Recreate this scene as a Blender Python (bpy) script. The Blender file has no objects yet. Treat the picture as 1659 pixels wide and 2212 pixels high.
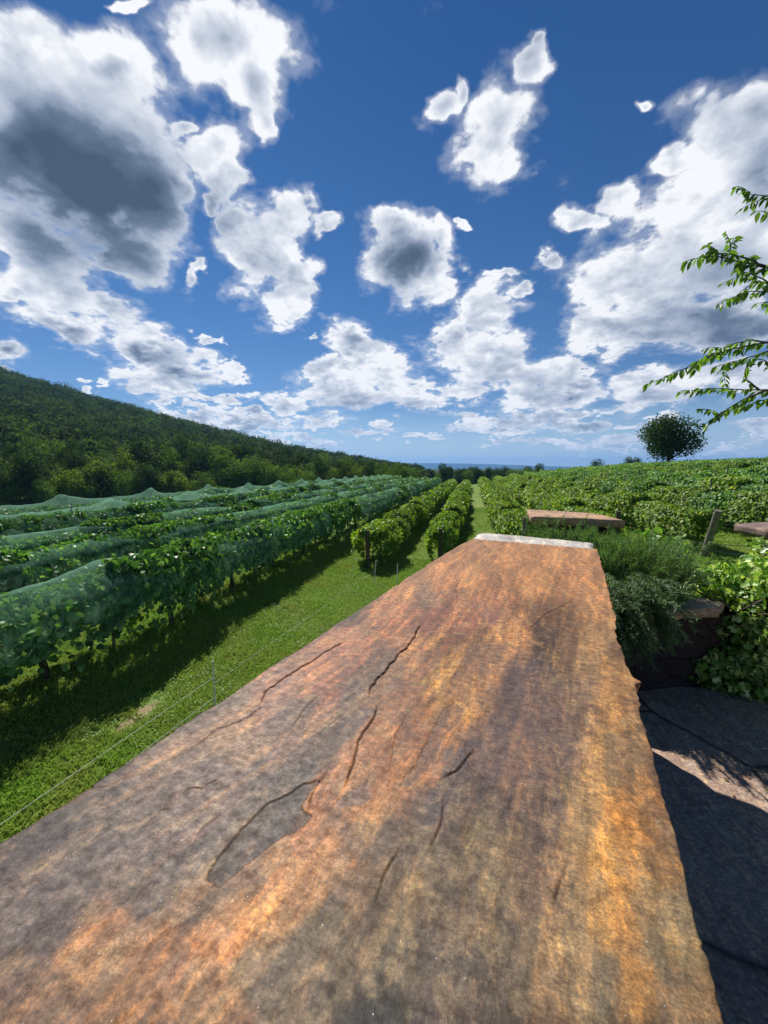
import bpy, math, random
import numpy as np
R = np.random.RandomState(7)
rad = math.radians
S = bpy.context.scene
COL = S.collection

# ------------------------------------------------------------------ camera frame
F_PX, PITCH, YAW = 384.6, rad(6.453), rad(12.966)   # focal length in pixels of a 768 wide frame
KD = 768 / 1659.0
def cray(dx, dy):
    x = dx * KD - 384; y = dy * KD - 512
    fw = np.array([0, math.cos(PITCH), -math.sin(PITCH)]); up = np.array([0, math.sin(PITCH), math.cos(PITCH)])
    r = np.array([1., 0, 0]) * x - up * y + fw * F_PX
    c, s = math.cos(YAW), math.sin(YAW)
    return np.array([c * r[0] - s * r[1], s * r[0] + c * r[1], r[2]]) / F_PX
def hit(dx, dy, z):
    r = cray(dx, dy); return r * (z / r[2])
def at(dx, dy, d):                      # point of a sight line at horizontal distance d
    r = cray(dx, dy); return r * (d / math.hypot(r[0], r[1]))
WA = rad(13.4)                          # the terrace wall runs 13.4 degrees off the vine rows
def W(v, u, z=0.):                      # wall coordinates (across, along) to world
    return np.array([v * math.cos(WA) + u * math.sin(WA), -v * math.sin(WA) + u * math.cos(WA), z])
def Wa(v, u, z):
    return np.stack([v * math.cos(WA) + u * math.sin(WA), -v * math.sin(WA) + u * math.cos(WA), z], -1)

# ------------------------------------------------------------------ numpy noise
_T = R.rand(256, 256)
def vn(x, y, o=0):
    x = np.asarray(x, float) + o * 17.31; y = np.asarray(y, float) + o * 9.77
    xi = np.floor(x).astype(int); yi = np.floor(y).astype(int); fx = x - xi; fy = y - yi
    fx = fx * fx * (3 - 2 * fx); fy = fy * fy * (3 - 2 * fy)
    a = _T[xi & 255, yi & 255]; b = _T[(xi + 1) & 255, yi & 255]; c = _T[xi & 255, (yi + 1) & 255]; d = _T[(xi + 1) & 255, (yi + 1) & 255]
    return (a * (1 - fx) + b * fx) * (1 - fy) + (c * (1 - fx) + d * fx) * fy
def fbm(x, y, n=4, o=0, g=.5):
    s = 0; a = 1; t = 0
    for i in range(n):
        s = s + a * vn(x * 2 ** i, y * 2 ** i, o + i); t += a; a *= g
    return s / t
def sstep(a, b, x):
    t = np.clip((x - a) / (b - a), 0, 1); return t * t * (3 - 2 * t)
def lin(c):
    return tuple(((v / 255) / 12.92 if v / 255 <= .04045 else ((v / 255 + .055) / 1.055) ** 2.4) for v in c)

# ------------------------------------------------------------------ object helpers
def raw(name, V, polys, mats=None, smooth=False, midx=None):
    """polys: list of (m,k) int arrays"""
    me = bpy.data.meshes.new(name)
    V = np.ascontiguousarray(V, np.float32).reshape(-1, 3)
    me.vertices.add(len(V)); me.vertices.foreach_set('co', V.ravel())
    loops = np.concatenate([p.ravel() for p in polys]).astype(np.int32)
    cnt = np.concatenate([np.full(len(p), p.shape[1]) for p in polys]).astype(np.int32)
    me.loops.add(len(loops)); me.loops.foreach_set('vertex_index', loops)
    me.polygons.add(len(cnt)); me.polygons.foreach_set('loop_start', np.concatenate([[0], np.cumsum(cnt)[:-1]]).astype(np.int32))
    me.polygons.foreach_set('loop_total', cnt)
    if midx is not None: me.polygons.foreach_set('material_index', midx.astype(np.int32))
    me.update(calc_edges=True)
    if smooth: me.polygons.foreach_set('use_smooth', np.ones(len(cnt), bool))
    for m in (mats if isinstance(mats, (list, tuple)) else [mats]):
        if m: me.materials.append(m)
    return me
def link(name, me, parent=None, loc=None, rz=0):
    o = bpy.data.objects.new(name, me); COL.objects.link(o)
    if parent: o.parent = parent
    if loc is not None: o.location = [float(v) for v in loc]
    if rz: o.rotation_euler = (0, 0, rz)
    return o
def tag(o, label=None, cat=None, group=None, kind=None):
    if label: o['label'] = label
    if cat: o['category'] = cat
    if group: o['group'] = group
    if kind: o['kind'] = kind
    return o
def empty(name, loc, label, cat, group=None, rz=0):
    return tag(link(name, None, None, loc, rz), label, cat, group)
class MB:
    def __init__(s): s.V = []; s.P = {}; s.n = 0
    def add(s, V, *polys):
        V = np.asarray(V, float).reshape(-1, 3)
        for p in polys:
            p = np.asarray(p); s.P.setdefault(p.shape[1], []).append(p + s.n)
        s.V.append(V); s.n += len(V)
    def mesh(s, name, mats, smooth=False):
        return raw(name, np.concatenate(s.V), [np.concatenate(v) for v in s.P.values()], mats, smooth)
def tube(mb, pts, r, k=8, caps=True):
    pts = np.asarray(pts, float); n = len(pts); r = np.broadcast_to(r, (n,)) if np.ndim(r) < 2 else r
    d = np.gradient(pts, axis=0); d /= np.linalg.norm(d, axis=1)[:, None] + 1e-9
    ref = np.array([0, 0, 1.]) if abs(d[0][2]) < .9 else np.array([1., 0, 0])
    a = np.cross(d, ref); a /= np.linalg.norm(a, axis=1)[:, None] + 1e-9; b = np.cross(d, a)
    th = np.arange(k) * 2 * math.pi / k
    V = pts[:, None] + r[:, None, None] * (np.cos(th)[None, :, None] * a[:, None] + np.sin(th)[None, :, None] * b[:, None])
    i = np.arange(n - 1)[:, None] * k; j = np.arange(k)[None]; j2 = (j + 1) % k
    q = np.stack([i + j, i + j2, i + k + j2, i + k + j], -1).reshape(-1, 4)
    mb.add(V.reshape(-1, 3), q)
    if caps:
        mb.add(V[0][::-1], np.arange(k)[None]); mb.add(V[-1], np.arange(k)[None])
def box(mb, x0, x1, y0, y1, z0, z1):
    V = [(x, y, z) for z in (z0, z1) for y in (y0, y1) for x in (x0, x1)]
    mb.add(V, [[0, 2, 3, 1], [4, 5, 7, 6], [0, 1, 5, 4], [1, 3, 7, 5], [3, 2, 6, 7], [2, 0, 4, 6]])
# leaf templates: x across, y base to tip, z along the normal
L_VINE = (np.array([[0, 0, 0], [-.48, .22, .10], [-.40, .72, .08], [0, 1, -.10], [.40, .72, .08], [.48, .22, .10]]), np.array([[0, 3, 2, 1], [0, 5, 4, 3]]))
L_DIAM = (np.array([[0, 0, 0], [-.36, .45, .12], [0, 1, -.05], [.36, .45, .12]]), np.array([[0, 2, 1], [0, 3, 2]]))
L_LONG = (np.array([[0, 0, 0], [-.2, .3, .06], [-.17, .62, .02], [0, 1, -.14], [.17, .62, .02], [.2, .3, .06]]), np.array([[0, 3, 2, 1], [0, 5, 4, 3]]))
L_STAR = (np.array([[0, 0, 0], [-.5, .12, .05], [-.2, .4, .03], [-.42, .75, 0], [0, 1.05, -.1], [.42, .75, 0], [.2, .4, .03], [.5, .12, .05]]), np.array([[0, 2, 1, 1], [0, 4, 3, 2], [0, 6, 5, 4], [0, 7, 6, 6]]))
L_STAR = (L_STAR[0], np.array([[0, 4, 3, 2], [0, 6, 5, 4]]), np.array([[0, 2, 1], [0, 7, 6]]))
L_NEED = (np.array([[-.06, 0, 0], [.06, 0, 0], [0, 1, .04]]), np.array([[0, 1, 2]]))
def unit(a): return a / (np.linalg.norm(a, axis=-1, keepdims=True) + 1e-9)
def leaves(mb, tpl, C, N, T, s):
    """C centres, N normals, T base-to-tip direction, s size"""
    T = unit(T); N = unit(N - (N * T).sum(-1, keepdims=True) * T); B = np.cross(T, N)
    s = np.broadcast_to(s, (len(C),))
    P = tpl[0]; k = len(P)
    V = C[:, None] + s[:, None, None] * (P[None, :, 0:1] * B[:, None] + (P[None, :, 1:2]) * T[:, None] + P[None, :, 2:3] * N[:, None])
    off = (np.arange(len(C)) * k)[:, None, None]
    mb.add(V.reshape(-1, 3), *[(off + f[None]).reshape(-1, f.shape[1]) for f in tpl[1:]])
def rv(n, R=R): return unit(R.normal(size=(n, 3)))

# ------------------------------------------------------------------ node helper
class NT:
    def __init__(s, name=None, tree=None):
        if tree is None:
            s.m = bpy.data.materials.new(name); s.m.use_nodes = True; tree = s.m.node_tree
        s.t = tree; tree.nodes.clear()
    def n(s, typ, ins=None, **kw):
        nd = s.t.nodes.new('ShaderNode' + typ)
        for k, v in kw.items(): setattr(nd, k, v)
        for k, v in (ins or {}).items():
            sock = nd.inputs[k]
            if isinstance(v, bpy.types.NodeSocket): s.t.links.new(v, sock)
            elif isinstance(v, bpy.types.Node): s.t.links.new(v.outputs[0], sock)
            else: sock.default_value = v
        return nd
    def math(s, op, a, b=0., c=0., clamp=False):
        return s.n('Math', {0: a, 1: b, 2: c}, operation=op, use_clamp=clamp).outputs[0]
    def vm(s, op, a, b=(0, 0, 0)):
        nd = s.n('VectorMath', {0: a}, operation=op)
        if isinstance(b, bpy.types.NodeSocket): s.t.links.new(b, nd.inputs[1])
        elif op == 'SCALE': nd.inputs[3].default_value = b
        else: nd.inputs[1].default_value = b
        return nd.outputs['Value'] if op in ('DOT_PRODUCT', 'LENGTH') else nd.outputs[0]
    def noise(s, vec, scale, detail=4, rough=.55, dim='3D', out=0, lac=2.0, dist=0.):
        i = {'Scale': scale, 'Detail': detail, 'Roughness': rough, 'Lacunarity': lac, 'Distortion': dist}
        if vec is not None: i['Vector'] = vec
        return s.n('TexNoise', i, noise_dimensions=dim).outputs[out]
    def ramp(s, f, stops, interp='LINEAR'):
        nd = s.n('ValToRGB', {0: f}); nd.color_ramp.interpolation = interp
        e = nd.color_ramp.elements
        while len(e) > 1: e.remove(e[-1])
        for i, (p, c) in enumerate(stops):
            el = e[0] if i == 0 else e.new(p)
            el.position = p; el.color = (*c, 1) if len(c) == 3 else c
        return nd.outputs[0]
    def mix(s, f, a, b, mode='MIX'):
        nd = s.n('Mix', None, data_type='RGBA', blend_type=mode)
        for sock, v in ((nd.inputs[0], f), (nd.inputs[6], a), (nd.inputs[7], b)):
            if isinstance(v, bpy.types.NodeSocket): s.t.links.new(v, sock)
            else: sock.default_value = v if not isinstance(v, tuple) or len(v) == 4 else (*v, 1)
        return nd.outputs[2]
    def rng(s, v, a, b, c, d, clamp=True, smooth=False):
        return s.n('MapRange', {0: v, 1: a, 2: b, 3: c, 4: d}, clamp=clamp, interpolation_type='SMOOTHSTEP' if smooth else 'LINEAR').outputs[0]
    def bump(s, h, strength=.5, dist=.01, normal=None):
        i = {'Height': h, 'Strength': strength, 'Distance': dist}
        if normal is not None: i['Normal'] = normal
        return s.n('Bump', i).outputs[0]
    def pbr(s, col, rough=.7, spec=.5, normal=None, **kw):
        i = {'Base Color': col if not isinstance(col, tuple) or len(col) == 4 else (*col, 1), 'Roughness': rough, 'Specular IOR Level': spec}
        if normal is not None: i['Normal'] = normal
        i.update(kw)
        return s.n('BsdfPrincipled', i).outputs[0]
    def out(s, surf):
        o = s.n('OutputMaterial'); s.t.links.new(surf, o.inputs['Surface']); return s.m
def obj_co(t): return t.n('TexCoord').outputs['Object']
def pos(t): return t.n('NewGeometry').outputs['Position']

def leaf_mat(name, cols, rough=.5, trans=.3, spec=.4, vary=.25, vs=.9, tone=False):
    t = NT(name); g = t.n('NewGeometry')
    c = t.ramp(g.outputs['Random Per Island'], [(i / max(1, len(cols) - 1), c) for i, c in enumerate(cols)])
    ob = t.n('ObjectInfo').outputs['Random']
    cl = t.noise(g.outputs['Position'], vs, 3)
    f = t.math('MULTIPLY_ADD', cl, vary * 2, 1 - vary)
    f = t.math('MULTIPLY', f, t.math('MULTIPLY_ADD', ob, .3, .85))
    if tone: f = t.math('MULTIPLY', f, t.n('Attribute', attribute_name='tone').outputs['Fac'])
    c = t.mix(1., c, t.n('CombineXYZ', {0: f, 1: f, 2: f}).outputs[0], 'MULTIPLY')
    a = t.pbr(c, rough, spec)
    tc = t.mix(1., c, (1.5, 1.6, .5, 1), 'MULTIPLY')
    b = t.n('BsdfTranslucent', {0: tc}).outputs[0]
    return t.out(t.n('MixShader', {0: trans, 1: a, 2: b}).outputs[0])
def bark_mat(name, c1, c2, sc=18, zs=.25):
    t = NT(name); v = t.vm('MULTIPLY', obj_co(t), (1, 1, zs))
    n = t.noise(v, sc, 6, .65)
    return t.out(t.pbr(t.ramp(n, [(.3, c1), (.7, c2)]), .85, .3, t.bump(n, .8, .01)))

M = {}
M['vine_dark'] = leaf_mat('vine_leaf_dark', [(0.0435, 0.1087, 0.0319), (0.0725, 0.174, 0.0435), (0.1015, 0.232, 0.058), (0.145, 0.29, 0.0725), (0.261, 0.435, 0.145)], .46, .32, .45)
M['vine_lime'] = leaf_mat('vine_leaf_lime', [(0.072, 0.156, 0.024), (0.12, 0.228, 0.03), (0.18, 0.3, 0.042), (0.252, 0.36, 0.06), (0.36, 0.396, 0.096)], .5, .35, .4)
M['vine_blue'] = leaf_mat('vine_leaf_fresh', [(0.0585, 0.143, 0.039), (0.0975, 0.221, 0.0585), (0.143, 0.286, 0.0715), (0.195, 0.338, 0.078), (0.325, 0.468, 0.156)], .52, .36, .35)
M['tree_dark'] = leaf_mat('tree_leaf_dark', [(0.0308, 0.0605, 0.0198), (0.0462, 0.088, 0.0264), (0.066, 0.11, 0.033)], .8, .25, .1)
M['tree_mid'] = leaf_mat('tree_leaf_mid', [(.07, .13, .03), (.11, .19, .042), (.15, .24, .055)], .8, .28, .1)
M['tree_lime'] = leaf_mat('tree_leaf_yellow', [(.11, .17, .03), (.16, .23, .04), (.24, .29, .05)], .8, .3, .1)
M['tree_wood'] = leaf_mat('tree_leaf_wood', [(0.0607, 0.108, 0.0351), (0.0837, 0.1418, 0.0432), (0.1148, 0.1755, 0.054)], .9, .25, .05, .3, .10, True)
M['rosemary'] = leaf_mat('rosemary_needle', [(0.099, 0.187, 0.066), (0.143, 0.264, 0.0935), (0.22, 0.352, 0.154)], .5, .3, .4)
M['ivy'] = leaf_mat('ivy_leaf', [(0.055, 0.132, 0.022), (0.11, 0.242, 0.033), (0.264, 0.44, 0.066), (0.462, 0.594, 0.176), (0.605, 0.66, 0.264)], .4, .3, .5)
M['elm'] = leaf_mat('overhanging_leaf', [(0.065, 0.117, 0.039), (0.117, 0.221, 0.052), (0.195, 0.338, 0.065)], .4, .5, .5)
M['sapling'] = leaf_mat('broad_leaf', [(.13, .26, .05), (.20, .34, .06), (.28, .40, .07)], .4, .45, .5)
M['bark'] = bark_mat('bark', (.035, .027, .02), (.12, .10, .08))
M['post'] = bark_mat('weathered_post', (.09, .085, .06), (.24, .22, .17), 22, .12)
M['post_dark'] = bark_mat('dark_post', (.05, .045, .03), (.13, .11, .07), 22, .12)
def grass_mat(name, cols):
    t = NT(name); g = t.n('NewGeometry')
    c = t.ramp(g.outputs['Random Per Island'], [(i / (len(cols) - 1), c) for i, c in enumerate(cols)])
    n = t.noise(g.outputs['Position'], .8, 5, .6)
    c = t.mix(t.rng(n, .4, .65, 0, .75), c, (.36, .42, .09, 1))
    a = t.pbr(c, .55, .3)
    b = t.n('BsdfTranslucent', {0: c}).outputs[0]
    return t.out(t.n('MixShader', {0: .35, 1: a, 2: b}).outputs[0])
M['grass'] = grass_mat('grass_blades', [(.14, .28, .03), (.20, .39, .035), (.27, .48, .045), (.34, .52, .08), (.46, .53, .18)])

# ------------------------------------------------------------------ terrain
GX = [-400, -120, -60, -34, -25, -21, -14.5, -8, -6, -4.6, -1.4, 2.2, 5.5, 8.6, 12, 15, 20, 30, 40, 55, 90, 400]
GZ = [-9, -9.5, -9, -5.6, -4.0, -3.75, -4.1, -4.05, -4.45, -4.6, -4.6, -4.0, -3.72, -3.3, -2.85, -2.5, -1.9, -1.1, -.55, -.35, -2, -8]
RAZ = [-90, -66, -57, -45, -36, -28, -20, -12, -7.5, -3, 2, 30]
REL = [.12, .17, .172, .121, .083, .0536, .036, .0185, .0095, -.006, -.02, -.02]
RRR = [650, 650, 640, 590, 550, 520, 500, 480, 460, 420, 380, 380]
def ground(X, Y):
    X = np.asarray(X, float); Y = np.asarray(Y, float)
    z = np.interp(X, GX, GZ)
    z = z + .10 * (fbm(X * .12, Y * .12, 3, 3) - .5) * sstep(6, 20, np.hypot(X, Y))
    r = np.hypot(X, Y); az = np.degrees(np.arctan2(X, Y))
    far = sstep(100, 190, r) * (1 - sstep(25, 60, X) * (1 - sstep(150, 300, r)))
    z = z * (1 - far) + (-8.5) * far
    rr = np.interp(az, RAZ, RRR); el = np.interp(az, RAZ, REL)
    h = el * rr - 8.0
    rf = 118.
    s = (r - rf) / (rr - rf)
    prof = np.where(s < 1, sstep(0, 1, np.clip(s, 0, 1)) * .35 + np.clip(s, 0, 1) ** 1.15 * .65, 1 - .6 * sstep(1, 2.4, s))
    hill = (h + 8.5) * prof * (1 + .16 * (fbm(X * .012, Y * .012, 3, 8) - .5) * np.clip(1 - s, 0, 1))
    m = 1 - sstep(0, 14, az)
    return z + np.where(s > 0, np.maximum(hill, -2), 0) * m
nr, na = 210, 420
rr_ = np.concatenate([[0], np.geomspace(.8, 11000, nr - 1)]); aa = np.linspace(0, 2 * math.pi, na, endpoint=False)
RRg, AAg = np.meshgrid(rr_, aa, indexing='ij')
gx, gy = RRg * np.sin(AAg), RRg * np.cos(AAg)
gz = ground(gx, gy)
# the terrace stands on the ground: sink the ground under it
i = np.arange(nr - 1)[:, None] * na; j = np.arange(na)[None]; j2 = (j + 1) % na
q = np.stack([i + j, i + na + j, i + na + j2, i + j2], -1).reshape(-1, 4)
t = NT('ground_turf'); P = pos(t)
n1 = t.noise(P, .55, 5, .6); n2 = t.noise(P, 9., 4, .65); n3 = t.noise(P, .045, 3)
c = t.ramp(n2, [(.25, (.05, .09, .014)), (.5, (.10, .18, .024)), (.75, (.16, .26, .04))])
c = t.mix(t.rng(n1, .45, .62, 0, .5), c, (.24, .25, .07, 1))
# worn earth patches where the photo shows them
for (px, py, sx, sy, k) in ((-5.83, 5.35, .13, .50, .9), (-5.1, 7.6, .3, .7, .35), (-3.9, 10.0, .35, .5, .5), (-4.6, 14.6, .4, .25, .55), (-6.9, 4.1, .25, .5, .4)):
    d = t.vm('LENGTH', t.vm('MULTIPLY', t.vm('SUBTRACT', P, (px, py, 0)), (1 / sx, 1 / sy, 0)))
    d = t.math('ADD', d, t.math('MULTIPLY', t.math('SUBTRACT', t.noise(P, 5., 4, .7), .5), 1.8))
    c = t.mix(t.rng(d, .6, 1.1, k, 0), c, (.30, .22, .13, 1))
dd = t.vm('LENGTH', t.vm('MULTIPLY', P, (1, 1, 0)))
c = t.mix(t.rng(dd, 130, 220, 0, 1), c, (.03, .05, .018, 1))
M['ground'] = t.out(t.pbr(c, .9, .15, t.bump(n2, .6, .05)))
gme = raw('ground', np.stack([gx, gy, gz], -1).reshape(-1, 3), [q], M['ground'], True)
tag(link('ground', gme), kind='structure')

# far blue ridge, nine kilometres away
azs = np.radians(np.linspace(-40, 60, 260)); rs = np.array([7600, 8200, 8800, 9300, 9800, 10600])
e = np.interp(np.degrees(azs), [-40, -12, -6.1, -3, 0, 3, 7.4, 11, 16, 30, 60], [.010, .0137, .0137, .0132, .0118, .0106, .0072, .0050, .003, .004, .003])
e = e + .0005 * (fbm(np.degrees(azs) * .7, 0 * azs, 4, 2) - .5)
pr = np.array([-.02, .35, .72, 1, .7, 0])
V = np.stack([rs[:, None] * np.sin(azs), rs[:, None] * np.cos(azs), -20 + pr[:, None] * (e * 9300 + 20) * (1 + .12 * (fbm(azs[None] * 60 + 0 * rs[:, None], rs[:, None] * .002 + 0 * azs, 3) - .5) * (pr[:, None] < 1))], -1)
i = np.arange(5)[:, None] * 260; j = np.arange(259)[None]
q = np.stack([i + j, i + 260 + j, i + 261 + j, i + 1 + j], -1).reshape(-1, 4)
t = NT('far_forest'); M['far'] = t.out(t.pbr(t.ramp(t.noise(pos(t), .01, 4), [(.3, (.016, .03, .014)), (.7, (.03, .05, .02))]), .95, .1))
tag(link('hills', raw('hills', V.reshape(-1, 3), [q], M['far'], True)), kind='structure')

# ------------------------------------------------------------------ trees
def crown_mesh(name, mat, h, w, n_clump, n_leaf, ls, seed, low=.18, tpl=L_DIAM, fill=.75):
    rs = np.random.RandomState(seed); mb = MB()
    cz0, cz1 = h * low, h
    C = []; 
    while len(C) < n_clump:
        p = rs.uniform(-1, 1, 3)
        if np.linalg.norm(p) > 1 or np.linalg.norm(p) < .35: continue
        C.append(p)
    C = np.array(C); rC = rs.uniform(.20, .46, n_clump)
    C *= (1 - rC * .8)[:, None]
    tot = n_leaf; pick = rs.choice(n_clump, tot, p=rC ** 2 / (rC ** 2).sum())
    d = rv(tot, rs); rad_ = rC[pick] * (fill + (1 - fill) * rs.rand(tot)) * (1 + .25 * rs.normal(size=tot) * .6)
    pts = C[pick] + d * rad_[:, None]
    sc = np.array([w / 2, w / 2, (cz1 - cz0) / 2])
    pts = pts * sc + [0, 0, (cz0 + cz1) / 2]
    nrm = unit(d + .38 * rs.normal(size=(tot, 3)) + [0, 0, .2])
    tt = unit(rs.normal(size=(tot, 3)) + [0, 0, -.4])
    leaves(mb, tpl, pts, nrm, tt, ls * rs.uniform(.7, 1.4, tot))
    return mb.mesh(name, mat), C * sc + [0, 0, (cz0 + cz1) / 2]
def trunk_mesh(name, h, r, C, seed, limbs=6):
    rs = np.random.RandomState(seed); mb = MB()
    zt = np.linspace(-.3, h * .62, 8); x = np.cumsum(rs.normal(0, .02 * h / 8, 8)); y = np.cumsum(rs.normal(0, .02 * h / 8, 8))
    P = np.stack([x, y, zt], -1); tube(mb, P, r * np.linspace(1.25, .45, 8), 8)
    for k in range(limbs):
        b = P[3 + k % 4]; e = C[rs.randint(len(C))]; m = (b + e) / 2 + rs.normal(0, .03 * h, 3) - [0, 0, .04 * h]
        s = np.linspace(0, 1, 6)[:, None]; q = (1 - s) ** 2 * b + 2 * s * (1 - s) * m + s * s * e
        tube(mb, q, r * np.linspace(.5, .12, 6), 6)
    return mb.mesh(name, M['bark'])
protos = {}
spec = {'dark': ('tree_dark', 11, 8.5), 'mid': ('tree_mid', 10, 9), 'lime': ('tree_lime', 8, 8)}
for k, (mt, h, w) in spec.items():
    protos[k] = []
    for s in range(3):
        cm, C = crown_mesh('crown', M[mt], h, w, 22, 2600, .42, 50 + s + hash(k[0]) % 1 * 0 + {'dark': 0, 'mid': 10, 'lime': 20}[k], low=.06)
        protos[k].append((cm, trunk_mesh('trunk', h, .22, C, s)))
def plant_tree(kind, x, y, sc, label, group, rs, zs=1.):
    cm, tm = protos[kind][rs.randint(3)]
    o = empty('broadleaf_tree', (x, y, float(ground(x, y)) - .2), label, 'tree', group, rs.rand() * 6.28)
    o.scale = (sc, sc, sc * zs)
    link('trunk', tm, o); link('crown', cm, o)
    return o
rs = np.random.RandomState(5)
lab = {'dark': 'dark green broadleaf tree in the wood edge below the long hill',
       'mid': 'mid green round broadleaf tree in the wood edge below the long hill',
       'lime': 'yellow green sunlit bushy tree at the foot of the wooded hill'}
n_ind = 0
for row, (r0, n, a0, a1) in enumerate(((122, 42, -61, -10), (133, 36, -60, -9.5), (148, 36, -59, -9), (166, 32, -58, -8.5))):
    for k in range(n):
        az = a0 + (a1 - a0) * (k + rs.uniform(-.35, .35)) / (n - 1); r = r0 * rs.uniform(.96, 1.05)
        kind = rs.choice(['dark', 'mid', 'lime'], p=[(.22, .48, .30), (.45, .42, .13), (.6, .36, .04), (.65, .33, .02)][row])
        sc = rs.uniform(.8, 1.35) * (1.1 if row else .9) * float(np.interp(az, [-30, -9], [1, .52]))
        plant_tree(kind, r * math.sin(rad(az)), r * math.cos(rad(az)), sc, lab[kind], 'trees at the foot of the hill', rs, rs.uniform(.85, 1.25)); n_ind += 1
# trees closing off the far end of the rows and along the right skyline
for k in range(38):
    az = -9 + 17.5 * k / 37 + rs.uniform(-.4, .4); r = rs.uniform(170, 240)
    plant_tree(rs.choice(['dark', 'mid'], p=[.75, .25]), r * math.sin(rad(az)), r * math.cos(rad(az)), rs.uniform(.6, .8) if az < -5 else rs.uniform(.88, 1.12),
               'dark tree in the belt closing the far end of the grass lane', 'trees at the far end of the rows', rs)
for az, r, sc, kd in ((8.4, 190, .75, 'dark'), (9.2, 200, .85, 'dark'), (10.0, 185, .7, 'dark'), (10.8, 195, .7, 'dark'), (11.6, 180, .7, 'mid'), (15.9, 150, .80, 'dark'), (19.3, 150, .66, 'dark'), (20.1, 150, .60, 'dark'), (26.8, 140, .40, 'mid'), (27.6, 140, .34, 'dark')):
    x, y = r * math.sin(rad(az)), r * math.cos(rad(az))
    o = plant_tree(kd, x, y, sc * .8, 'small dark tree peeping over the vines on the right skyline', 'trees on the right skyline', rs)
# the wood on the hill: one mass
def far_wood():
    rs = np.random.RandomState(11); pts = []
    for az0 in np.arange(-64, -7, 1.0):
        r = 172.
        while r < 720:
            a = az0 + rs.uniform(0, 1); rr = float(np.interp(a, RAZ, RRR))
            if r < rr + 25 and not (a > -7.5 and r > 260): pts.append((a, r + rs.uniform(-4, 4)))
            r += 88.0 / (r * rad(1.0)) * (.8 + .4 * rs.rand()) + (0 if r < 300 else 1.5)
    pts = np.array(pts); x = pts[:, 1] * np.sin(np.radians(pts[:, 0])); y = pts[:, 1] * np.cos(np.radians(pts[:, 0]))
    z = ground(x, y); n = len(x); k = 210
    print('far wood trees', n)
    sc = rs.uniform(3.4, 7.0, n) * np.where(rs.rand(n) < .12, 1.35, 1); fz_ = np.interp(pts[:, 0], [-32, -9], [1, .5]); sc *= 1.12 * fz_; hh = (5 + sc * 1.2 + rs.uniform(-1, 2.5, n)) * (.4 + .6 * fz_)
    d = rv(n * k, rs).reshape(n, k, 3); d[..., 2] = np.abs(d[..., 2]) * 1.15 - .3
    lump = 1 + .22 * np.sin(d[..., 0] * 5 + sc[:, None] * 9) * np.cos(d[..., 1] * 6 + hh[:, None] * 5) + .08 * rs.normal(size=(n, k))
    p = d * (sc[:, None] * lump)[..., None]; p[..., 2] *= 1.0
    p += np.stack([x, y, z + hh - sc], -1)[:, None]
    nn = unit(d + .32 * rs.normal(size=(n, k, 3)) + [0, 0, .15]).reshape(-1, 3); tt = unit(rs.normal(size=(n * k, 3)) + [0, 0, -.5])
    mb = MB(); leaves(mb, L_DIAM, p.reshape(-1, 3), nn, tt, rs.uniform(.9, 1.9, n * k))
    me = mb.mesh('hillside_wood', M['tree_wood']); tn = np.repeat(np.repeat(rs.uniform(.22, 1.0, n), k), 4).astype(np.float32); at_ = me.attributes.new('tone', 'FLOAT', 'POINT'); at_.data.foreach_set('value', tn); o = link('hillside_wood', me); tag(o, 'dense dark green wood covering the long hillside on the left', 'wood', kind='stuff')
far_wood()
# the lone tree
px, py = 37.2, 86.5
lt = empty('lone_tree', (px, py, float(ground(px, py)) - .6), 'lone dark round crowned tree standing above the vines on the right skyline', 'tree')
cm, C = crown_mesh('crown', M['tree_dark'], 13.4, 11.8, 34, 8200, .38, 97, low=.16, fill=.68)
link('crown', cm, lt); link('trunk', trunk_mesh('trunk', 11.5, .32, C, 4, 16), lt)

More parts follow.
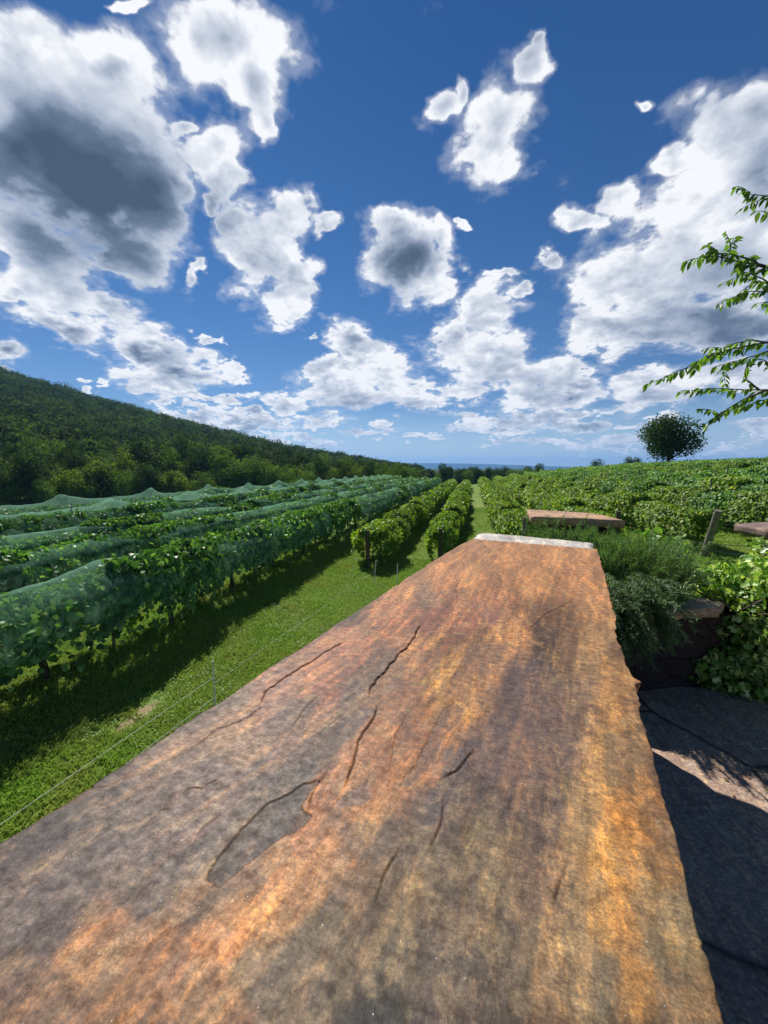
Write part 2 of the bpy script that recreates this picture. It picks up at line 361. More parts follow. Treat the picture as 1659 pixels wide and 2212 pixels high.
# ------------------------------------------------------------------ vines
def vine_mesh(name, mat, n_shell, ls, seed, L=3.0, H=1.93, wid=.48, shaggy=.0, bottom=.55):
    rs = np.random.RandomState(seed); mb = MB()
    n = n_shell
    y = rs.uniform(-L / 2 - .15, L / 2 + .15, n); a = rs.uniform(-.35, math.pi + .35, n)      # angle round the hood
    a = np.where(rs.rand(n) < .35, rs.uniform(.6, 2.5, n), a)
    hb = bottom + .9 * (fbm(y * 1.1 + seed * 7, y * 0 + .5, 3, 4) - .3) + np.where(rs.rand(n) < .15, -.25, 0)
    w = wid * (.55 + .9 * fbm(y * 1.4 + seed, a * 1.6 + seed, 3, 5)) * (1 - .25 * (np.abs(y) / (L / 2)) ** 3); top = H * (.84 + .28 * fbm(y * 1.3 + seed, y * 0 + 1, 3, 6))
    cx = np.cos(a); side = np.abs(cx) > .75
    tz = np.where(side, rs.rand(n), 1.); zc = (top - .38)
    x = cx * w * np.where(side, 1 - .25 * (1 - tz), 1.); z = np.where(side & (rs.rand(n) < .8), hb + (zc - hb) * tz ** .8, zc + .42 * np.sin(np.clip(a, 0, math.pi)))
    hh_ = np.clip((z - hb) / (top - hb + .01), 0, 1); x = x * (.62 + .55 * np.sin(math.pi * (.12 + .78 * hh_ ** .8)))
    hole = fbm(y * 2.1 + seed * 3, z * 2.3 + cx * 1.5, 3, 16); keep = (hole > .36 + .06 * (z < 1.0)) | (rs.rand(n) < .12)
    depth = rs.rand(n) ** 1.7 * .24
    d = np.stack([cx, .15 * rs.normal(size=n), np.sin(a) * .9], -1)
    P = np.stack([x, y, z], -1) - unit(d) * depth[:, None] + rs.normal(0, .035, (n, 3))
    nn = unit(d + .55 * rs.normal(size=(n, 3)) + [0, 0, .3]); tt = unit(np.stack([cx * .5, .5 * rs.normal(size=n), -.8 + .4 * rs.normal(size=n)], -1))
    leaves(mb, L_VINE if ls < .2 else L_DIAM, P[keep], nn[keep], tt[keep], (ls * rs.uniform(.6, 1.25, n))[keep])
    ns = int(40 + 110 * shaggy)
    for k in range(ns):                                       # shoots reaching out of the hedge
        m = 9 if ls < .19 else 5
        b = np.array([rs.uniform(-.3, .3), rs.uniform(-L / 2, L / 2), H - .25 - .5 * rs.rand() * shaggy]); dr = unit(np.array([rs.normal() * (1 if shaggy > .5 else .5), rs.normal() * .5, .7 + .6 * rs.rand()]))
        s = np.linspace(.1, 1, m)[:, None]; ln = rs.uniform(.2, .75) * (1 + .7 * shaggy * rs.rand())
        q = b + dr * s * ln - np.array([0, 0, 1]) * (s ** 2) * ln * .65 * (1 + shaggy)
        leaves(mb, L_VINE if ls < .2 else L_DIAM, q + rs.normal(0, .02, q.shape), rv(m, rs) * .7 + [0, 0, 1], unit(rs.normal(size=(m, 3)) + dr), ls * rs.uniform(.6, 1.05, m) * np.linspace(1, .6, m))
    return mb.mesh(name, mat)
def vtrunk_mesh(seed):
    rs = np.random.RandomState(seed); mb = MB(); z = np.linspace(-.1, 1.0, 7)
    P = np.stack([np.cumsum(rs.normal(0, .02, 7)), np.cumsum(rs.normal(0, .03, 7)), z], -1)
    tube(mb, P, np.linspace(.075, .05, 7) * 1.0, 7)
    for s in (-1, 1):
        yy = np.linspace(0, 1.45 * s, 8); tube(mb, np.stack([P[-1][0] + rs.normal(0, .015, 8), P[-1][1] + yy, 1.0 + rs.normal(0, .015, 8) + .05 * np.sin(np.abs(yy))], -1), np.linspace(.03, .015, 8), 5)
    return mb.mesh('trunk', M['bark'])
vtr = [vtrunk_mesh(s) for s in range(4)]
VM = {}
for kd, mt, sh, wd, bt in (('dark', 'vine_dark', .3, .64, .34), ('lime', 'vine_lime', .95, .80, .12), ('fresh', 'vine_blue', .9, .95, .15)):
    VM[kd, 0] = [vine_mesh('foliage', M[mt], 5200, .135, 100 + s, shaggy=sh, wid=wd, bottom=bt) for s in range(5)]
    VM[kd, 1] = [vine_mesh('foliage', M[mt], 3400, .165, 120 + s, shaggy=sh, wid=wd, bottom=bt) for s in range(4)]
def post_mesh(h, r, mat, lean=0):
    mb = MB(); z = np.linspace(-.3, h, 6); tube(mb, np.stack([z * 0, -lean * z, z], -1), np.linspace(r * 1.05, r * .95, 6), 12)
    return mb.mesh('post', mat)
t = NT('galvanised_post'); M['galv'] = t.out(t.pbr((.30, .33, .32, 1), .5, .5, None, Metallic=.4))
post_in = post_mesh(2.02, .035, M['post']); post_steel = post_mesh(2.28, .025, M['galv'])
rows = []   # X, y0, y1, kind, label, has net
names_l = ['netted row nearest the grass strip', 'second netted row from the grass strip', 'third netted row from the grass strip', 'fourth netted row from the grass strip', 'farthest netted row below the wood']
for k, (X, y0, y1) in enumerate(((-7.9, 1.0, 91), (-11.2, 4, 93), (-14.5, 6, 94), (-17.8, 8, 95), (-21.1, 10, 96))):
    rows.append((X, y0, y1, 'dark', 'dark green grapevine in the ' + names_l[k], 'vines of the ' + names_l[k], k + 1))
rows.append((-4.6, 16.9, 92, 'lime', 'bushy grapevine in the bare row left of the narrow grass lane', 'vines of the row left of the narrow lane', 0))
rows.append((-1.4, 18.1, 92, 'lime', 'bushy grapevine in the bare row between the two grass lanes', 'vines of the row between the two lanes', 0))
rows.append((2.2, 17.6, 92, 'lime', 'bushy grapevine in the row along the right of the wide grass lane', 'vines of the row right of the wide lane', 0))
for k in range(14):
    X = 5.5 + 3.2 * k
    kd = 'lime' if k < 2 else 'fresh'
    nm = ['row behind the far wall cap', 'row of the leaning end post'][k] if k < 2 else ('rows low on the right slope' if k < 6 else 'rows high on the right slope')
    rows.append((X, max(17.2, X / .68 - 5), 92, kd, 'leafy green grapevine in the ' + nm, 'vines of the ' + nm, 0))
cand = []
for (X, y0, y1, kd, lb, gp, net) in rows:
    y = y0 + 1.5
    while y < y1:
        cand.append((math.hypot(X, y), X, y, kd, lb, gp, net)); y += 2.9
cand.sort(key=lambda c: c[0]); print('vines', len(cand))
rs = np.random.RandomState(21)
farV = {'dark': MB(), 'lime': MB(), 'fresh': MB()}
for idx, (d, X, y, kd, lb, gp, net) in enumerate(cand):
    if X > 8 and X < 9 and y < 18: y = y + .8
    gz_ = float(ground(X, y))
    if idx < 292:
        mk = 'lime' if (kd == 'fresh' and rs.rand() < .3) else kd
        o = empty('grapevine', (X, y, gz_), lb, 'grapevine', gp, math.pi * rs.randint(2))
        s = rs.uniform(.88, 1.08); s = rs.uniform(.80, 1.08) if not net else s; o.scale = (rs.uniform(.75, 1.25), 1, s); o.rotation_euler.z += rs.normal() * .07; o.location.x += rs.normal() * .09
        if net == 1 and abs(y - 21) < 1.6: o.scale = (1.2, 1, 1.08)
        lod = 0 if d < 30 else 1
        m = VM[mk, lod]; link('foliage', m[rs.randint(len(m))], o)
        if d < 30: link('trunk', vtr[rs.randint(4)], o)
    else:
        n = 330; r2 = rs
        a = r2.uniform(-.3, math.pi + .3, n); yy = r2.uniform(-1.5, 1.5, n); z = np.where(np.abs(np.cos(a)) > .7, r2.uniform(.4, 1.6, n), 1.5 + .42 * np.sin(a))
        wv = (.58 if net else .85) * (.8 + .4 * vn(yy * 1.3 + idx, a, 3)); tp = .12 * (vn(yy * 1.1 + y, yy * 0 + X, 5) - .5)
        P = np.stack([X + np.cos(a) * wv, y + yy, gz_ + z * (1 + tp)], -1) + r2.normal(0, .05, (n, 3))
        dd_ = np.stack([np.cos(a), 0 * a, np.sin(a)], -1)
        leaves(farV[kd], L_DIAM, P, unit(dd_ + .6 * r2.normal(size=(n, 3)) + [0, 0, .3]), unit(r2.normal(size=(n, 3)) + [0, 0, -.6]), r2.uniform(.22, .40, n))
for kd, lb in (('dark', 'far end of the netted vine rows towards the wood'), ('lime', 'far ends of the bare vine rows along the grass lanes'), ('fresh', 'mass of vines filling the upper right slope')):
    if farV[kd].n:
        tag(link('vine_rows', farV[kd].mesh('vine_rows', M['vine_' + {'dark': 'dark', 'lime': 'lime', 'fresh': 'blue'}[kd]])), lb, 'grapevines', kind='stuff')
# posts
for (X, y0, y1, kd, lb, gp, net) in rows:
    y = y0 + 2.9 * 2
    lim = 78 if net else (60 if X < 6 else 48)
    while y < min(y1, lim):
        z = float(ground(X, y))
        if net in (4, 5):
            tag(link('trellis_post', post_steel, None, (X, y, z + .1)), 'thin steel post lifting the net in the ' + names_l[net - 1], 'post', 'posts of the ' + names_l[net - 1])
        else:
            tag(link('trellis_post', post_in, None, (X, y, z + (.05 if net else (.12 if X < 9 else .38)))), 'thin grey wooden line post in the ' + gp[13:].replace('the ', '', 1), 'post', 'line posts of the ' + gp[13:])
        y += 5.8
for (X, Y, r, h, ln, lb, mt) in ((-4.62, 16.75, .095, 1.78, .02, 'brown wooden end post with orange ties at the bare vine row', 'post_dark'),
                         (-1.42, 18.0, .10, 1.8, 0, 'brown end post half sunk in leaves between the two grass lanes', 'post_dark'),
                         (2.2, 17.1, .10, 1.95, 0, 'grey wooden end post left of the far wall cap', 'post'),
                         (5.75, 17.1, .10, 2.0, 0, 'wooden end post peeping over the right of the far wall cap', 'post_dark'),
                         (8.5, 16.5, .115, 1.85, .36, 'pale round end post leaning over the grass by the ivy', 'post')):
    o = tag(link('end_post', post_mesh(h, r, M[mt], ln), None, (X, Y, float(ground(X, Y)))), lb, 'post', 'end posts')
    if X < -4:
        t = NT('orange_tie'); om = t.out(t.pbr((.65, .13, .03, 1), .5)); mb = MB()
        for zz in (.55, .8, 1.02):
            th = np.linspace(0, 2 * math.pi, 14); tube(mb, np.stack([.105 * np.cos(th), .105 * np.sin(th), zz + .03 * np.sin(th)], -1), .012, 5, False)
            tube(mb, [(-.1, -.04, zz), (-.2, -.06, zz - .02), (-.26, -.08, zz + .05)], [.012, .01, .006], 5)
        link('tie', mb.mesh('tie', om), o)

# ------------------------------------------------------------------ netting
t = NT('bird_netting'); P = pos(t)
n = t.noise(P, 2.2, 4, .6); lw = t.n('LayerWeight', {'Blend': .35}).outputs['Facing']
w1 = t.n('TexWave', {'Vector': P, 'Scale': 14., 'Distortion': 2.5, 'Detail': 2.}, wave_type='BANDS', bands_direction='DIAGONAL').outputs['Fac']
fo = t.noise(t.vm('MULTIPLY', P, (.6, 5., .6)), 1.6, 4, .65)
a = t.math('ADD', t.math('ADD', t.rng(n, .4, .7, .0, .12), t.rng(fo, .48, .68, 0, .16)), t.math('MULTIPLY', lw, .24))
a = t.math('ADD', a, t.math('MULTIPLY', w1, .07), clamp=True)
dfs = t.n('MixShader', {0: .45, 1: t.n('BsdfDiffuse', {0: (.26, .50, .36, 1)}).outputs[0], 2: t.n('BsdfTranslucent', {0: (.34, .62, .44, 1)}).outputs[0]}).outputs[0]
M['net'] = t.out(t.n('MixShader', {0: a, 1: t.n('BsdfTransparent').outputs[0], 2: dfs}).outputs[0])
def net(X0, X1, y0, y1, hang, peak, lb, seed, w=.80, sag=.06, lift=0.02):
    ny = int((y1 - y0) / .22); ys = np.linspace(y0, y1, ny)
    if X0 == X1:
        a = np.linspace(-1, 1, 17); prof = [(np.sign(k) * min(1, abs(k) * 1.6) * w, 0 if abs(k) < .62 else -(abs(k) - .62) / .38) for k in a]
        px = np.array([p[0] for p in prof]); pz = np.array([p[1] for p in prof])
    else:
        px = np.linspace(-w, X1 - X0 + w, 26); pz = np.where(px < 0, px / w, np.where(px > X1 - X0, -(px - (X1 - X0)) / w, 0))
        px = px
    PX, YS = np.meshgrid(px, ys, indexing='ij'); PZ = np.meshgrid(pz, ys, indexing='ij')[0]
    fr = ((YS - (rows_y[seed]) - 5.8) / 5.8) % 1.0; pk = np.exp(-np.minimum(fr, 1 - fr) * 9)
    base = 1.94 + lift + .20 * (fbm(YS * .9 + seed * 31, PX * 1.2 + X0, 4, 6) - .5) * 1.5
    edge = 1 - np.clip((-PZ), 0, 1)
    rnd = np.cos(np.clip(PX / w, -1, 1) * 1.35) if X0 == X1 else 1
    z = base + (rnd - 1) * .32 if X0 == X1 else base - sag * 0
    if X0 != X1:
        sp = (X1 - X0); nearrow = np.minimum(np.abs(PX), np.abs(PX - sp)); z = base - .38 * sstep(.5, 1.6, nearrow)
        pk = pk * np.exp(-nearrow * 1.6)
    z = z + pk * peak * edge - sag * (1 - pk)
    hg = hang * (.75 + .5 * fbm(YS * .5 + seed, YS * 0 + PX * .1, 3, 9))
    z = z - np.clip(-PZ, 0, 1) * hg
    xx = X0 + PX * (1 + .12 * (fbm(YS * 1.3, PZ * 2 + seed, 3, 12) - .5) * 2) + .04 * np.sin(YS * 9 + PZ * 3) * np.clip(-PZ, 0, 1)
    V = np.stack([xx, YS, ground(X0 + PX, YS) + z], -1); m = len(px)
    i = np.arange(m - 1)[:, None] * ny; j = np.arange(ny - 1)[None]
    q = np.stack([i + j, i + ny + j, i + ny + 1 + j, i + 1 + j], -1).reshape(-1, 4)
    tag(link('bird_net', raw('bird_net', V.reshape(-1, 3), [q], M['net'], True)), lb, 'netting', 'green nets over the vine rows')
rows_y = [r[1] for r in rows]
net(-7.9, -7.9, .4, 18.9, .75, .03, 'green bird net draped over the near stretch of the row beside the grass strip', 0)
net(-7.9, -7.9, 24.2, 91, 1.0, .05, 'green bird net over the far stretch of the row beside the grass strip', 0, lift=.05)
net(-11.2, -11.2, 3, 93, .55, .05, 'green bird net over the second row from the grass strip', 1)
net(-14.5, -14.5, 5, 20, 1.1, .05, 'green bird net hanging low over the near part of the third row', 2, w=.8)
net(-14.5, -14.5, 23, 94, .65, .08, 'green bird net over the far part of the third row', 2)
net(-21.1, -17.8, 8, 96, .5, .55, 'broad pale green bird net peaked on posts over the two farthest rows', 4, w=.9, lift=.12)

# ------------------------------------------------------------------ grass blades
def grass():
    rs = np.random.RandomState(33); mb = MB()
    def patch(n, xf, y0, y1, hs, wd):
        u = rs.rand(n); y = y0 + (y1 - y0) * u; lo, hi = xf(y); x = lo + (hi - lo) * rs.rand(n)
        den = fbm(x * 1.6, y * 1.6, 3, 2); k = (den + .3 * rs.rand(n)) > .34
        dirt = np.hypot((x + 5.83) / .16, (y - 5.35) / .6) + 2.2 * (fbm(x * 7, y * 4, 3, 40) - .5) < .6 + .5 * rs.rand(n); k &= ~dirt
        x, y = x[k], y[k]; n = len(x); z = ground(x, y)
        h = hs * rs.uniform(.5, 1.3, n) * (.55 + 1.0 * fbm(x * .9, y * .9, 3, 14)); a = rs.rand(n) * 6.28; lean = rs.uniform(.1, 1.0, n) * h; b = rs.rand(n) * 6.28
        w = wd * rs.uniform(.6, 1.3, n)
        P0 = np.stack([x - w * np.cos(a), y - w * np.sin(a), z - .01], -1); P1 = np.stack([x + w * np.cos(a), y + w * np.sin(a), z - .01], -1)
        P2 = np.stack([x + .35 * lean * np.cos(b), y + .35 * lean * np.sin(b), z + h * .62], -1); P3 = np.stack([x + lean * np.cos(b), y + lean * np.sin(b), z + h * .9], -1)
        V = np.stack([P0, P1, P3, P2], 1); mb.add(V.reshape(-1, 3), (np.arange(n) * 4)[:, None] + np.array([[0, 1, 2, 3]]))
    patch(190000, lambda y: (-9.5 + 0 * y, -.9 - .0 * y + 0 * y), 1.5, 9.5, .085, .0045)
    patch(130000, lambda y: (-9.0 + 0 * y, 0.6 + .04 * y), 9.5, 19, .08, .007)
    patch(60000, lambda y: (-13.5 + 0 * y, -8.5 + 0 * y), 3, 22, .10, .009)
    patch(100000, lambda y: (-8.5 + 0 * y, 4.5 + 0 * y), 19, 42, .07, .012)
    patch(26000, lambda y: (4.2 + 0 * y, 12 + 0 * y), 13, 23, .10, .011)
    tag(link('lawn_grass', mb.mesh('lawn_grass', M['grass'])), 'green mown grass of the strip and lanes between the vine rows', 'grass', kind='stuff')
grass()

# ------------------------------------------------------------------ stone materials
def stone_detail(t, col, o, k=1.):
    """fine speckle and grain shared by the flagstones"""
    sv = t.n('Mapping', {'Vector': o, 'Rotation': (0, 0, WA + .10), 'Scale': (1., .24, 1.)}, vector_type='POINT').outputs[0]; sv2 = t.n('Mapping', {'Vector': o, 'Rotation': (0, 0, WA), 'Scale': (.75, 1.0, 1.)}).outputs[0]
    a = t.noise(sv, 17, 10, .76); b = t.noise(sv2, 85, 7, .74); f = t.noise(sv2, 420, 3, .75)
    a2 = t.noise(t.vm('ADD', sv, (7.3, 1.1, 4.)), 34, 9, .76); a3 = t.noise(t.vm('ADD', sv, (2.3, 5.1, 1.)), 8, 8, .7)
    col = t.mix(t.rng(a3, .50, .55, 0, .12), col, t.mix(1., col, (.74, .63, .60, 1), 'MULTIPLY'))
    col = t.mix(t.rng(a, .515, .545, 0, .42), col, t.mix(1., col, (.64, .56, .56, 1), 'MULTIPLY'))
    col = t.mix(t.rng(a2, .525, .56, 0, .85), col, t.mix(1., col, (1.50, 1.38, 1.12, 1), 'MULTIPLY'))
    col = t.mix(t.rng(b, .53, .57, 0, .85), col, t.mix(1., col, (1.55, 1.42, 1.22, 1), 'MULTIPLY'))
    col = t.mix(t.rng(b, .47, .41, 0, .8), col, t.mix(1., col, (.60, .54, .52, 1), 'MULTIPLY'))
    col = t.mix(t.rng(f, .44, .56, 0, 1), t.mix(1., col, (.80, .78, .78, 1), 'MULTIPLY'), t.mix(1., col, (1.20, 1.19, 1.17, 1), 'MULTIPLY'))
    h = t.math('ADD', t.math('MULTIPLY', a, 1.), t.math('ADD', t.math('MULTIPLY', b, .22), t.math('MULTIPLY', f, .03)))
    return col, h, b, f
t = NT('slab_stone'); o = obj_co(t)
vc = t.n('Attribute', attribute_name='stain').outputs['Color']; crk = t.n('Attribute', attribute_name='crack').outputs['Fac']
col, h, b, f = stone_detail(t, vc, o)
col = t.mix(t.math('MULTIPLY', crk, .9), col, (.022, .014, .012, 1))
# pale mineral crumbs and glittering mica flecks
vo = t.n('TexVoronoi', {'Vector': o, 'Scale': 260.}).outputs
cr = t.math('MULTIPLY', t.rng(vo['Distance'], .0, .22, 1, 0), t.rng(t.n('SeparateColor', {0: vo['Color']}).outputs[0], .972, .985, 0, 1))
col = t.mix(t.math('MULTIPLY', cr, .8), col, (.62, .58, .52, 1))
rg = t.rng(b, .35, .65, .68, .48); rg = t.math('SUBTRACT', rg, t.math('MULTIPLY', cr, .3))
M['slab'] = t.out(t.pbr(col, rg, .30, t.bump(h, .75, .0016)))
def plain_stone(name, stops, scale=4., bd=.01, spec=.4, rough=.75):
    t = NT(name); o = obj_co(t)
    c = t.ramp(t.noise(o, scale, 6, .65, dist=.6), stops)
    c, h, b, f = stone_detail(t, c, o)
    return t.out(t.pbr(c, rough, spec, t.bump(h, .8, bd)))
M['rust_stone'] = plain_stone('rust_stone', [(.3, (.22, .14, .09)), (.5, (.38, .25, .16)), (.7, (.46, .32, .21))])
M['grey_strip'] = plain_stone('grey_strip_stone', [(.3, (.26, .25, .24)), (.5, (.46, .45, .43)), (.7, (.58, .57, .54))])
M['tan_stone'] = plain_stone('tan_stone', [(.3, (.20, .16, .12)), (.5, (.34, .27, .20)), (.7, (.40, .33, .25))])
M['brown_stone'] = plain_stone('brown_stone', [(.3, (.11, .08, .07)), (.5, (.18, .13, .12)), (.7, (.26, .20, .17))])
t = NT('rubble_wall'); o = obj_co(t)
vv = t.vm('MULTIPLY', o, (1, 1, 1.7)); v1 = t.n('TexVoronoi', {'Vector': vv, 'Scale': 4.2, 'Randomness': .9}); v2 = t.n('TexVoronoi', {'Vector': vv, 'Scale': 4.2, 'Randomness': .9}, feature='DISTANCE_TO_EDGE')
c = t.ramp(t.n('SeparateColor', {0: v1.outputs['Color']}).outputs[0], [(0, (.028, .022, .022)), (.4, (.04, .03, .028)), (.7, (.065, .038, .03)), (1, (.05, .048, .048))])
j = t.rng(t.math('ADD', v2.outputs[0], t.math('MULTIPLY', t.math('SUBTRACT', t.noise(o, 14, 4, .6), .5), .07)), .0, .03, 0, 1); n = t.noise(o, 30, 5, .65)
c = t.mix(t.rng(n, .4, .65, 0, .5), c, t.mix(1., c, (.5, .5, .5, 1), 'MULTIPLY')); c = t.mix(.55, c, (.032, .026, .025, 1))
M['rubble'] = t.out(t.pbr(c, .85, .3, t.bump(t.math('ADD', t.math('MULTIPLY', j, .5), t.math('MULTIPLY', n, .5)), 1., .02)))
t = NT('patio_flag'); o = obj_co(t)
wv = t.vm('ADD', o, t.vm('SCALE', t.noise(o, 2.2, 3, out=1), .16))
v1 = t.n('TexVoronoi', {'Vector': wv, 'Scale': .85, 'Randomness': .85}); v2 = t.n('TexVoronoi', {'Vector': wv, 'Scale': .85, 'Randomness': .85}, feature='DISTANCE_TO_EDGE')
c = t.ramp(t.n('SeparateColor', {0: v1.outputs['Color']}).outputs[0], [(0, (.26, .185, .155)), (.5, (.36, .26, .205)), (1, (.32, .27, .23))])
c2 = t.noise(o, 7, 7, .7, dist=1.2); c = t.mix(t.rng(c2, .5, .6, 0, .55), c, (.48, .39, .30, 1))
c, h, b, f = stone_detail(t, c, o)
j = t.rng(v2.outputs[0], .0, .014, 0, 1); c = t.mix(j, (.05, .045, .045, 1), c)
M['patio'] = t.out(t.pbr(c, .7, .4, t.bump(t.math('ADD', t.math('MULTIPLY', j, 1.5), h), .8, .008)))

# ------------------------------------------------------------------ the big coping slab in the foreground
def proj(P):
    c, s = math.cos(YAW), math.sin(YAW)
    x = c * P[..., 0] + s * P[..., 1]; y = -s * P[..., 0] + c * P[..., 1]; z = P[..., 2]
    Fz = np.maximum(y * math.cos(PITCH) - z * math.sin(PITCH), .02); U = y * math.sin(PITCH) + z * math.cos(PITCH)
    return (384 + x / Fz * F_PX) / KD, (512 - U / Fz * F_PX) / KD
STAIN = [(60,1900,98,82,80),(200,1850,104,86,80),(100,2000,92,76,72),(250,1780,100,82,78),(400,1760,118,92,86),(300,1900,106,88,82),(450,1850,106,88,80),
 (20,1960,124,110,106),(50,2110,112,82,62),(150,2190,122,84,52),(200,2060,172,118,62),(300,2000,165,112,64),(350,2070,152,102,62),(250,2150,150,104,60),(60,2200,110,76,52),(400,2140,158,106,58),(480,2050,184,120,64),
 (560,1985,176,120,62),(640,1920,172,114,62),(710,1850,158,104,62),(420,1960,112,84,62),(330,1950,104,84,74),(540,1920,128,92,66),(700,1720,148,96,62),(760,1650,158,104,70),(560,2140,108,88,68),
 (640,2080,112,92,72),(500,2200,146,100,60),(720,2000,104,84,60),(640,2190,104,86,66),(800,2020,116,92,62),(860,1900,124,98,66),(800,1790,104,80,64),(760,1900,120,90,62),(900,1840,112,92,72),(950,1700,98,80,76),
 (1000,1620,98,80,78),(1100,1600,106,86,82),(1200,1600,122,98,84),(1150,1750,108,88,82),(1050,1860,136,116,90),(1150,1900,128,105,84),(1000,2000,122,102,80),(1100,2060,116,100,82),(900,2100,106,92,76),
 (1200,2000,136,118,94),(1250,2110,116,100,82),(1000,2180,112,96,78),(1270,1750,124,104,80),(1350,1750,168,120,62),(1340,1850,172,126,66),(1400,1950,148,124,88),(1380,2100,158,116,64),(1330,2000,160,118,66),(1450,2060,122,108,84),
 (1500,2160,134,112,78),(1400,1850,146,114,76),(1440,1950,136,122,96),(1330,1620,148,116,78),(1335,1500,172,126,76),(1250,1500,134,106,84),(1260,1420,146,114,80),(1150,1470,106,86,82),(1200,1520,112,90,84),(1000,1510,178,128,68),(940,1580,172,112,64),
 (900,1650,160,104,64),(960,1460,192,140,78),(1040,1430,160,116,78),(1100,1370,178,126,82),(1050,1300,168,108,76),(1150,1250,192,134,84),(1200,1200,198,142,88),(1100,1200,190,132,82),(1000,1240,180,122,78),(1250,1250,186,128,80),(1290,1300,168,128,88),(1300,1370,160,124,86),
 (950,1250,172,114,76),(930,1290,130,104,90),(1000,1325,140,88,74),(930,1335,150,92,74),(1060,1318,128,84,76),(900,1420,170,118,78),(850,1320,180,116,76),(840,1350,174,110,72),(750,1400,170,106,74),(700,1460,158,100,74),(650,1550,112,84,72),(780,1510,104,82,74),(860,1440,116,86,72),(830,1480,112,84,70),
 (850,1530,156,108,74),(730,1600,106,84,74),(620,1640,112,84,76),(520,1590,146,108,82),(480,1690,116,90,82),(360,1650,120,92,78),(600,1500,152,104,84),(560,1760,96,78,70),(560,1700,88,70,62),(650,1660,92,76,66),(860,1280,186,128,80),(1040,1175,150,112,92),(1130,1175,186,132,88),(1250,1190,188,140,96),(780,1720,156,106,66),(830,1640,164,108,66),(900,1560,158,106,68)]
CRACKS = [([(905,1357),(893,1382),(880,1400),(862,1413),(848,1430),(832,1452),(812,1470),(800,1492)],1.4),([(812,1538),(808,1552),(795,1570),(785,1588),(773,1605),(768,1640),(760,1662),(750,1682)],1.2),
 ([(735,1392),(700,1412),(668,1432),(640,1448),(620,1462),(598,1478),(575,1492),(566,1512)],1.1),([(566,1530),(545,1545),(510,1563),(478,1572),(440,1598),(412,1622)],.55),([(402,1706),(420,1702),(436,1703),(450,1692),(468,1684)],1.3),
 ([(195,1703),(212,1701),(228,1700),(245,1692)],.8),([(335,1762),(348,1752),(364,1748)],.8),([(1085,1345),(1105,1353),(1128,1356),(1150,1355),(1166,1340),(1182,1325),(1205,1314),(1236,1300)],1.2),([(1016,1628),(1005,1648),(990,1664),(968,1676)],.9),
 ([(1000,1290),(1060,1272),(1120,1262),(1180,1252),(1250,1240)],.4),([(600,1452),(640,1425),(700,1396),(735,1376)],.3),([(1214,1900),(1206,1925),(1198,1945)],.5),([(1035,1165),(1060,1190),(1040,1215)],.3),([(1003,1215),(1003,1240),(985,1270),(990,1300),(1000,1290)],.3),([(694,1690),(678,1712),(668,1735)],.7),([(960,1745),(952,1788),(936,1828)],.45),([(850,1860),(836,1888),(828,1912)],.5),([(690,1500),(660,1530),(640,1560)],.35),([(300,2080),(330,2040),(380,2010),(430,1985)],.4),([(480,1760),(440,1790),(420,1820)],.35),([(900,1180),(960,1175)],.3),([(870,1560),(850,1600),(846,1640)],.3)]
PATCH = [([(694,1690),(640,1700),(600,1720),(560,1752),(520,1790),(480,1840),(452,1885),(450,1905),(470,1918),(520,1880),(560,1850),(610,1815),(660,1790),(680,1765),(655,1745),(668,1715)],(44,35,31),.85,.007),
 ([(985,1515),(1003,1530),(990,1560),(960,1590),(930,1650),(880,1700),(860,1690),(900,1640),(930,1580),(955,1530)],(84,68,62),.65,.003),
 ([(640,1740),(560,1800),(610,1730),(565,1700),(650,1600),(740,1560),(770,1540),(700,1620)],(60,48,43),.62,.0),
 ([(1010,1400),(1100,1385),(1150,1400),(1180,1500),(1250,1600),(1180,1700),(1060,1700),(1000,1620),(1010,1520),(960,1500)],(92,74,72),.4,.002),
 ([(800,1690),(760,1710),(720,1745),(690,1760),(740,1750),(800,1725)],(96,78,72),.7,.002)]
def inpoly(x, y, poly):
    r = np.zeros(x.shape, bool); n = len(poly)
    for k in range(n):
        x0, y0 = poly[k]; x1, y1 = poly[(k + 1) % n]
        c = ((y0 > y) != (y1 > y)) & (x < (x1 - x0) * (y - y0) / (y1 - y0 + 1e-9) + x0); r ^= c
    return r
